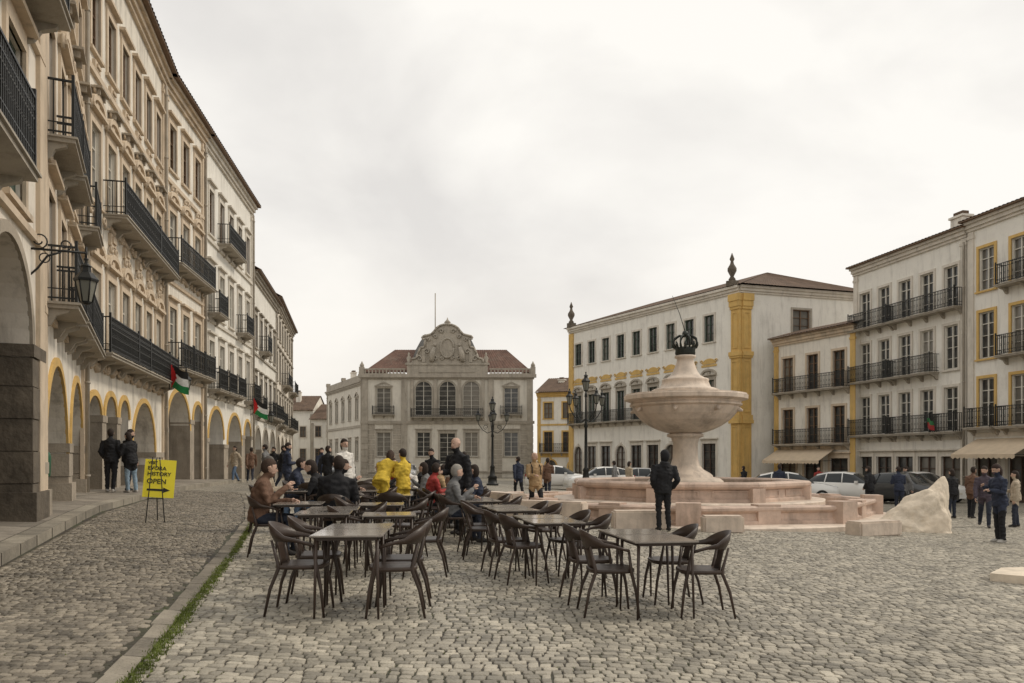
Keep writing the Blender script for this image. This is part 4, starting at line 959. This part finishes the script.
# ------------------------------------------------------------------ people
SK=[(.50,.33,.25),(.42,.27,.2),(.56,.38,.30)]
def person(x,y,deg,pose,top,bot,label,hair=(.03,.02,.015),hgt=1.72,long=False,coat=False,dz=0,vox=.02,skin=0,bag=None,seed=None,bald=False,hood=False,scarf=None,w=1.0):
    rnd=random.Random(seed if seed is not None else int(abs(x*97+y*31)*10))
    k=hgt/1.72
    J={}
    if pose in('stand','walk','pocket','phone','bend','hips'):
        sp_=rnd.uniform(-.02,.015)
        if pose=='walk': st=.24
        else: st=rnd.uniform(.0,.09)
        sway=rnd.choice((-1,1))*rnd.uniform(.02,.045)
        J['hl']=Vector((-.09+sway,0,.9)); J['hr']=Vector((.09+sway,0,.9))
        J['kl']=Vector((-.095+sway*.5,st*.7+.02,.5)); J['kr']=Vector((.095+sway*.5,-st*.3+.01,.5))
        J['al']=Vector((-.095-sp_,st,.09)); J['ar']=Vector((.095+sp_,-st*1.1,.09+(.05 if st>.2 else 0)))
        tilt=R(42) if pose=='bend' else R(rnd.uniform(-1,6))
        base_=Vector((sway,0,.92))
    else:
        J['hl']=Vector((-.09,-.06,.50)); J['hr']=Vector((.09,-.06,.50))
        J['kl']=Vector((-.13,.36,.51)); J['kr']=Vector((.12,.38,.51))
        J['al']=Vector((-.13,.34+rnd.uniform(-.08,.08),.09)); J['ar']=Vector((.13,.40+rnd.uniform(-.15,.05),.09))
        tilt=R(rnd.uniform(4,20)) if pose!='sitback' else R(-6)
        base_=Vector((0,-.08,.52))
    roll=R(rnd.uniform(-5,5))
    Rt=Matrix.Rotation(-tilt,4,'X')@Matrix.Rotation(roll,4,'Y')
    def tp(vx,vy,vz): return base_+Rt@Vector((vx,vy,vz))
    tor=[tp(0,0,-.07),tp(0,0,.03),tp(0,.01,.18),tp(0,.0,.35),tp(0,-.01,.47),tp(0,-.01,.53),tp(0,0,.56)]
    tr=[(.15,.115),(.175,.13),((.165 if coat else .15)*w,.125*w),(.18*w,.135*w),(.175*w,.11),(.11,.08),(.06,.06)]
    nk=[tp(0,-.005,.5),tp(0,.01,.6)]
    hd=tp(0,.025,.70)
    J['sl']=tp(-.175*w,0,.475);J['sr']=tp(.175*w,0,.475)
    if pose in('stand','walk'):
        sw=.16 if pose=='walk' else rnd.uniform(-.03,.05)
        J['el']=J['sl']+Vector((-.05,-sw,-.29)); J['er']=J['sr']+Vector((.05,sw*.6,-.29))
        J['wl']=J['el']+Vector((.0,.06-sw*.5,-.25)); J['wr']=J['er']+Vector((.0,.08+sw*.3,-.25))
        if rnd.random()<.4: J['wr']=J['er']+Vector((-.10,.21,.02))
    elif pose in('pocket','hips'):
        J['el']=J['sl']+Vector((-.07,-.07,-.28)); J['er']=J['sr']+Vector((.07,-.07,-.28))
        J['wl']=J['el']+Vector((.07,.15,-.17)); J['wr']=J['er']+Vector((-.07,.15,-.17))
    elif pose=='phone':
        J['el']=J['sl']+Vector((-.06,.04,-.28)); J['er']=J['sr']+Vector((.05,.06,-.28))
        J['wl']=J['el']+Vector((.1,.22,.05)); J['wr']=J['er']+Vector((-.12,.2,.14))
    elif pose=='bend':
        J['el']=J['sl']+Vector((-.02,.1,-.27)); J['er']=J['sr']+Vector((.02,.1,-.27))
        J['wl']=J['el']+Vector((.03,.15,-.18)); J['wr']=J['er']+Vector((-.03,.15,-.18))
    else:
        J['el']=J['sl']+Vector((-.05,.10,-.26)); J['er']=J['sr']+Vector((.05,.08,-.26))
        J['wl']=J['el']+Vector((.08,.23,.03)); J['wr']=J['er']+Vector((-.1,.22,.05 if rnd.random()<.6 else .2))
    segs=[]
    g=MB()
    g.tube(tor,tr,16); 
    for a,b,r in zip(tor[:-1],tor[1:],tr): segs.append((a,b,min(r)*1.15+.03,0))
    g.tube(nk,[.06,.055],12); segs.append((tp(0,0,.545),nk[1],.06,2))
    hr=[(-.125,.035,.045,.03),(-.10,.055,.066,.02),(-.05,.068,.085,.008),(0,.076,.095,0),(.05,.077,.098,-.004),(.09,.062,.08,-.006),(.118,.03,.04,-.006)]
    Ht=Matrix.Rotation(R(rnd.uniform(-12,4)),4,'X') if pose not in('bend',) else Matrix.Rotation(R(-30),4,'X')
    if pose in('phone',): Ht=Matrix.Rotation(R(-20),4,'X')
    yaw=Matrix.Rotation(R(rnd.uniform(-35,35)),4,'Z'); Ht=yaw@Ht
    rs=[]
    for (z_,a_,b_,yo) in hr: rs.append([hd+Ht@Vector((a_*math.cos(t),yo+b_*math.sin(t),z_)) for t in np.linspace(0,2*math.pi,17)[:-1]])
    g.rings(rs); segs.append((hd+Ht@Vector((0,0,-.06)),hd+Ht@Vector((0,0,.06)),.08,2))
    g.tube([hd+Ht@Vector((0,.085,.02)),hd+Ht@Vector((0,.112,-.025)),hd+Ht@Vector((0,.09,-.035))],[.012,.019,.014],8)
    for s in(-1,1): g.tube([hd+Ht@Vector((s*.07,-.005,-.03)),hd+Ht@Vector((s*.088,-.012,.025))],[(.012,.02),(.014,.024)],8)
    if hood or scarf: g.tube([tp(0,-.02,.48),tp(0,-.03,.59)],[.125,.10],12); segs.append((tp(0,-.02,.5),tp(0,-.03,.6),.12,0))
    jr=.018 if coat else .008
    for s in 'lr':
        sg=-1 if s=='l' else 1
        S,E,Wv=J['s'+s],J['e'+s],J['w'+s]
        g.tube([S+(tp(0,0,.45)-S)*.3,S,S.lerp(E,.5),E,E.lerp(Wv,.5),Wv],[.055+jr,.060+jr,.052+jr,.045+jr,.042+jr,.034+jr],12)
        segs.append((S,E,.055+jr,0)); segs.append((E,Wv,.045+jr,0))
        d=(Wv-E).normalized()
        pe=Wv+d*.085; sd=Vector((sg,0,0)); sd=(sd-d*sd.dot(d)).normalized()
        g.tube([Wv-d*.01,Wv+d*.03,pe],[(.024,.024),(.026,.034),(.02,.036)],10,side=sd); segs.append((Wv+d*.015,pe,.03,2))
        H,K_,A=J['h'+s],J['k'+s],J['a'+s]
        g.tube([H+Vector((0,0,.06)) if pose not in('sit','sitback') else H+Vector((0,-.04,0)),H,H.lerp(K_,.5),K_,K_.lerp(A,.45),A],[.085,.096,.084,.066,.062,.052],14)
        segs.append((H,K_,.085,1)); segs.append((K_,A+Vector((0,0,.03)),.06,1))
        g.tube([A+Vector((0,-.07,-.045)),A+Vector((0,-.02,-.035)),A+Vector((sg*.01,.09,-.045)),A+Vector((sg*.02,.17,-.055))],[(.035,.04),(.042,.05),(.045,.036),(.03,.025)],12); segs.append((A+Vector((0,-.06,-.05)),A+Vector((sg*.02,.17,-.055)),.05,3))
    if coat and pose not in('sit','sitback'):
        zb=-.10 if coat is True else -.42
        g.tube([tp(0,0,.15),tp(0,0,.03),tp(0,0,-.06),tp(0,.0,zb)],[(.168*w,.135),(.188,.15),(.19,.155),(.182 if coat is True else .2,.15)],16)
        segs.append((tp(0,0,.1),tp(0,0,zb),.2,0))
    me=g.build('tmp',[]); o=bpy.data.objects.new('tmp',me); COL.objects.link(o)
    md=o.modifiers.new('r','REMESH'); md.mode='VOXEL'; md.voxel_size=vox
    sm=o.modifiers.new('s','SMOOTH'); sm.iterations=3; sm.factor=.5
    dg=bpy.context.evaluated_depsgraph_get(); dg.update()
    m2=bpy.data.meshes.new_from_object(o.evaluated_get(dg)); bpy.data.objects.remove(o)
    nv=len(m2.vertices); co=np.empty(nv*3); m2.vertices.foreach_get('co',co); co=co.reshape(-1,3)
    nf=len(m2.polygons); ce=np.empty(nf*3); m2.polygons.foreach_get('center',ce); ce=ce.reshape(-1,3)
    best=np.full(nf,9.0); reg=np.zeros(nf,int)
    for (a,b,r,q) in segs:
        a=np.array(a);b=np.array(b);ab=b-a; t=np.clip(((ce-a)@ab)/(ab@ab+1e-9),0,1)
        d=np.linalg.norm(ce-(a+t[:,None]*ab),axis=1)-r
        u=d<best; best[u]=d[u]; reg[u]=q
    verts=co.tolist(); faces=[tuple(p.vertices) for p in m2.polygons]
    G=MB(); G.v=[tuple(v) for v in verts]; G.f=faces; G.m=reg.tolist(); G.s=[True]*nf
    for i in range(len(G.v)):
        v=Vector(G.v[i]); 
        if v.z<base_.z+.5: n_=noise.noise(Vector((v.x*13,v.y*13,v.z*20+x)))*.022; dv=Vector((v.x,v.y,0)); 
        else: continue
        if dv.length>.01: v+=dv.normalized()*n_; G.v[i]=tuple(v)
    for s in 'lr':
        sg=-1 if s=='l' else 1; E,Wv=J['e'+s],J['w'+s]; d=(Wv-E).normalized(); sd=Vector((0,1,0)); sd=(sd-d*sd.dot(d))
        if sd.length<.3: sd=Vector((-sg,0,0))-d*(-sg*d.x)
        sd.normalize(); inn=d.cross(sd)*(1 if (d.cross(sd)).x*sg<0 else -1)
        pe=Wv+d*.075
        for fi,(of,ln) in enumerate(((.026,.068),(.009,.078),(-.008,.073),(-.024,.056))):
            p0=pe+sd*of; p1=p0+d*ln*.5+inn*.006; p2=p1+d*ln*.35+inn*.022; p3=p2+d*ln*.12+inn*.02
            G.tube([p0,p1,p2,p3],[.0095,.009,.008,.006],6,2)
        p0=Wv+d*.03+sd*.022; G.tube([p0,p0+d*.03+sd*.022+inn*.008,p0+d*.055+sd*.03+inn*.02],[.012,.011,.008],6,2)
    for s in (-1,1):
        c=hd+Ht@Vector((s*.03,.088,.012)); G.tube([c,c+Ht@Vector((0,.008,0))],[.009,.006],6,4)
    c=hd+Ht@Vector((0,.092,-.058)); G.tube([c+Ht@Vector((-.022,-.004,0)),c+Ht@Vector((.022,-.004,0))],.006,5,5)
    G.v=[(a*k,b*k,c*k) for a,b,c in G.v]
    SKM=cloth(SK[skin],.6); shoes=cloth((.03,.027,.025)if rnd.random()<.7 else (.4,.38,.35))
    me=G.build('person',[cloth(top),cloth(bot),SKM,shoes,cloth((.02,.015,.012)),cloth((.3,.12,.1))])
    zz=zgf(x,y)+.009+dz
    r=root('person',label,'person',x,y,zz,R(deg),me=me)
    if not bald or hood:
        g=MB(); n=16; rs=[]
        for j in range(9):
            ph=j/8*math.pi*.98+.02; rr=[]
            for i in range(n):
                t=2*math.pi*i/n; q=Vector((.086*math.sin(ph)*math.cos(t),-.012+.107*math.sin(ph)*math.sin(t),.022+.118*math.cos(ph)))
                if q.y>0 and q.z<.045 : q.y=min(q.y,.03); q.x*=.93
                if long and q.z<0: q.z*=1.9; q.y=min(q.y,.0)-.01
                if hood:
                    q*=1.14; 
                    if q.z<0: q.z*=1.2
                else: q*=1+.05*noise.noise(Vector((q.x*30,q.y*30,q.z*30+x)))
                rr.append((hd+Ht@q)*k)
            rs.append(rr)
        g.rings(rs); ob('hood' if hood else 'hair',g.build('hair',[cloth(top if hood else hair)]),r,I4)
    if bag is not None and pose in('stand','walk','pocket','phone'):
        g=MB(); c0=tp(0,-.2,.28); rs=[]
        for zz_,a_,b_ in ((-.22,.10,.05),(-.19,.14,.08),(0,.15,.09),(.15,.14,.08),(.21,.09,.05)):
            rs.append([(c0+Vector((a_*math.copysign(abs(math.cos(t))**.6,math.cos(t)),b_*math.copysign(abs(math.sin(t))**.6,math.sin(t)),zz_)))*k for t in np.linspace(0,2*math.pi,17)[:-1]])
        g.rings(rs)
        for s in(-1,1): g.tube([(tp(s*.08,-.14,.45))*k,(tp(s*.11,-.02,.555))*k,(tp(s*.12,.13,.42))*k,(tp(s*.13,.13,.2))*k],.016,6)
        m_=g.build('backpack',[cloth(bag)]); root('backpack','dark backpack worn on a person\'s back','backpack',x,y,zz,R(deg),me=m_)
    return r
BLK=(.014,.014,.016);NAVY=(.028,.035,.06);JEAN=(.10,.15,.23);DJ=(.025,.03,.045);BEI=(.42,.35,.26);BRN=(.15,.085,.055);WHT=(.70,.67,.62);YEL=(.64,.45,.05);RED=(.32,.04,.035);GRY=(.17,.17,.17);TAN=(.38,.26,.14);LB=(.25,.34,.42)
S=.13
person(-11.0,21.8,10,'pocket',BLK,BLK,'person in black jacket and trousers standing by the arcade',dz=S,coat=True)
person(-11.05,22.9,-30,'stand',BLK,DJ,'person in dark coat standing by the arcade',dz=S,coat=True,hgt=1.75)
person(-10.5,22.0,60,'phone',BLK,LB,'person in dark jacket and light jeans using phone',dz=S,long=True,hgt=1.66,coat=True)
person(-12.4,22.4,-90,'stand',BLK,BLK,'person in black standing under the arcade',dz=S)
for (x,y,d,t,b_,l,lg) in ((-13.2,38,150,BEI,JEAN,'person in beige coat walking past the arcade',True),(-12.9,39.2,20,BRN,DJ,'person in brown jacket walking past the arcade',False),(-9.3,30,80,GRY,DJ,'person in grey jacket standing on the cobbles',False),(-8.9,30.8,-80,BLK,DJ,'person in dark coat talking',False),(-7.7,32.5,200,NAVY,JEAN,'person in navy jacket walking',False),(-10.8,36,170,BLK,BLK,'person in black walking',False)):
    person(x,y,d,'walk',t,b_,l,long=lg,coat=True)
person(-3.42,10.93,-80,'sit',BRN,DJ,'seated person in brown sweater leaning to a table',vox=.016,hair=(.05,.03,.02),w=1.1)
person(-4.36,14.05,-84,'sit',BEI,JEAN,'seated person in beige shirt at a terrace table',vox=.016,hair=(.12,.11,.10))
person(-2.7,12.2,5,'sit',BLK,DJ,'seated person in black jacket seen from behind',vox=.016,hgt=1.8,w=1.15,coat=True)
person(-3.42,14.15,95,'sit',BLK,JEAN,'seated person in black top facing the table',vox=.018,long=True)
person(-.97,13.65,-80,'sit',GRY,DJ,'seated person in grey jacket at a table',vox=.018,hair=(.3,.28,.25))
person(-4.0,18.9,-130,'stand',WHT,WHT,'person in long white coat standing behind tables',long=True,coat=2,hgt=1.78,vox=.018)
person(-2.72,16.4,-20,'bend',YEL,BLK,'person in yellow jacket bending over a table',coat=True,hair=(.05,.03,.02),long=True,vox=.018)
person(-2.25,16.6,60,'phone',YEL,DJ,'person in yellow jacket standing at a table',coat=True,vox=.018,hgt=1.58)
person(-.98,15.1,140,'stand',BLK,BLK,'balding person in black jacket standing between tables',hgt=1.82,coat=True,bald=True,vox=.016,w=1.1)
person(-1.62,16.5,-70,'sit',RED,BLK,'seated person in red jacket at a terrace table',vox=.018)
person(-.78,16.7,100,'sit',NAVY,DJ,'seated person in navy jacket at a table',vox=.018,long=True)
person(-2.85,17.7,-84,'sit',BLK,DJ,'seated person in black jacket at a terrace table'); person(-1.96,17.85,96,'sit',GRY,DJ,'seated person in grey jumper at a terrace table',long=True)
person(-4.64,16.95,-84,'sit',NAVY,DJ,'seated person in navy jumper at a table')
person(-2.45,18.3,186,'sit',WHT,DJ,'seated person in white jumper at a table')
person(-1.4,19.1,190,'sit',BRN,DJ,'seated person in brown coat at a table'); person(-.87,18.7,100,'sit',NAVY,DJ,'seated person in navy coat at a table'); person(-1.72,18.5,-80,'sit',TAN,DJ,'seated person in tan coat at a table')
person(-3.18,20.05,96,'sit',LB,DJ,'seated person in pale blue shirt at a table'); person(-2.32,20.35,-84,'sit',BLK,DJ,'seated person in dark jacket at a table'); person(-1.48,20.45,96,'sit',RED,DJ,'seated person in red jumper at a table',long=True)
person(-3.32,15.25,-84,'sit',BLK,DJ,'seated person in black jacket at a table',vox=.018)
person(-2.3,23,150,'stand',BLK,BLK,'person in black coat standing behind terrace',coat=True); person(-3.4,22.5,-100,'stand',RED,BLK,'child in red coat standing behind terrace',coat=True,hgt=1.4)
person(-1.5,26,40,'walk',NAVY,JEAN,'person in navy coat walking',coat=True); person(-6.3,27,-30,'walk',BLK,JEAN,'person in black jacket walking across the square',coat=True); person(-6.8,24,-60,'stand',NAVY,DJ,'person in navy coat standing behind tables',coat=True)
person(.66,22,-160,'walk',TAN,BLK,'person in tan vest carrying black backpack',bag=BLK,coat=True,bald=True)
person(.3,33,20,'walk',NAVY,BLK,'person in dark jacket walking away',coat=True); person(1.55,34.5,-10,'walk',BRN,DJ,'person in brown jacket walking',coat=True); person(4.9,38,60,'stand',GRY,DJ,'person in grey jacket standing near cars',coat=True); person(5.7,39,-60,'stand',BEI,DJ,'person in beige jacket standing near cars',coat=True,long=True)
person(3.38,18.0-.3,8,'pocket',BLK,BLK,'person in black hooded jacket standing by the fountain',coat=True,hood=True,hgt=1.76,vox=.016,w=1.2)
person(13.1,45,30,'walk',BLK,BLK,'person in black walking past cars',coat=True); person(12.6,37.5,-20,'stand',NAVY,DJ,'person in navy coat beside cars',coat=True,hgt=1.78); person(17.2,44.5,160,'walk',RED,DJ,'person in red top walking past cars')
person(13.5,30,30,'pocket',BLK,DJ,'person in dark jacket standing behind boulder',coat=True); person(14.7,30.2,-10,'phone',NAVY,DJ,'person in navy jacket standing behind boulder',coat=True); person(15.6,31.5,70,'walk',GRY,BLK,'person in grey jacket walking',coat=True)
person(14.8,26.8,20,'stand',BLK,DJ,'person in black coat standing beside boulder',coat=True,long=True,hgt=1.64); person(15.5,26.9,-60,'stand',BRN,BLK,'person in brown coat talking beside boulder',coat=True)
person(13.4,22.6,150,'walk',(.07,.055,.07),DJ,'person in dark plum jacket walking',coat=True,hgt=1.72)
person(10.55,17.2,95,'phone',NAVY,BLK,'person in navy jacket looking down',coat=True,vox=.016,hair=(.04,.025,.02),long=True,hgt=1.68)
person(14.55,23,60,'stand',BEI,DJ,'person in pale jacket standing',coat=True,long=True,hgt=1.6)
# ------------------------------------------------------------------ world, sun, camera
w=bpy.data.worlds.new('World'); sc.world=w; w.use_nodes=True; nt=w.node_tree; bg=nt.nodes['Background']
sky=N(nt,'ShaderNodeTexSky'); sky.sky_type='NISHITA'; sky.sun_disc=False; sky.sun_elevation=R(45); sky.sun_rotation=R(75)
tc=N(nt,'ShaderNodeTexCoord'); mp=N(nt,'ShaderNodeMapping'); mp.inputs['Scale'].default_value=(1,1,1.9); mp.inputs['Location'].default_value=(.35,.1,.2)
nt.links.new(tc.outputs['Generated'],mp.inputs['Vector'])
n1=N(nt,'ShaderNodeTexNoise'); n1.inputs['Scale'].default_value=2.6; n1.inputs['Detail'].default_value=7; n1.inputs['Roughness'].default_value=.48; n1.inputs['Distortion'].default_value=.25
nt.links.new(mp.outputs[0],n1.inputs['Vector'])
cl=mixc(nt,ramp(nt,n1.outputs[0],.36,.60),(7.9,7.65,7.35),(10.2,9.9,9.35))
sx=N(nt,'ShaderNodeSeparateXYZ'); nt.links.new(tc.outputs['Generated'],sx.inputs[0])
hz=ramp(nt,sx.outputs['Z'],.0,.28,.75,0)
cl=mixc(nt,hz,cl,(9.8,9.2,8.35))
c=mixc(nt,.98,sky.outputs[0],cl)
nt.links.new(c,bg.inputs['Color']); bg.inputs['Strength'].default_value=.1
sun=bpy.data.lights.new('sun','SUN'); sun.energy=1.5; sun.angle=R(10); sun.color=(1,.90,.76)
so=bpy.data.objects.new('sun',sun); COL.objects.link(so)
el,az=R(45),R(75)
d=Vector((math.sin(az)*math.cos(el),math.cos(az)*math.cos(el),math.sin(el)))
so.rotation_euler=d.to_track_quat('Z','Y').to_euler()
cam=bpy.data.cameras.new('camera'); co_=bpy.data.objects.new('camera',cam); COL.objects.link(co_)
co_.location=(0,0,1.5); co_.rotation_euler=(R(90),0,0); cam.lens=28; cam.sensor_width=36; cam.shift_y=.114; cam.clip_end=2000; cam.clip_start=.1
sc.camera=co_
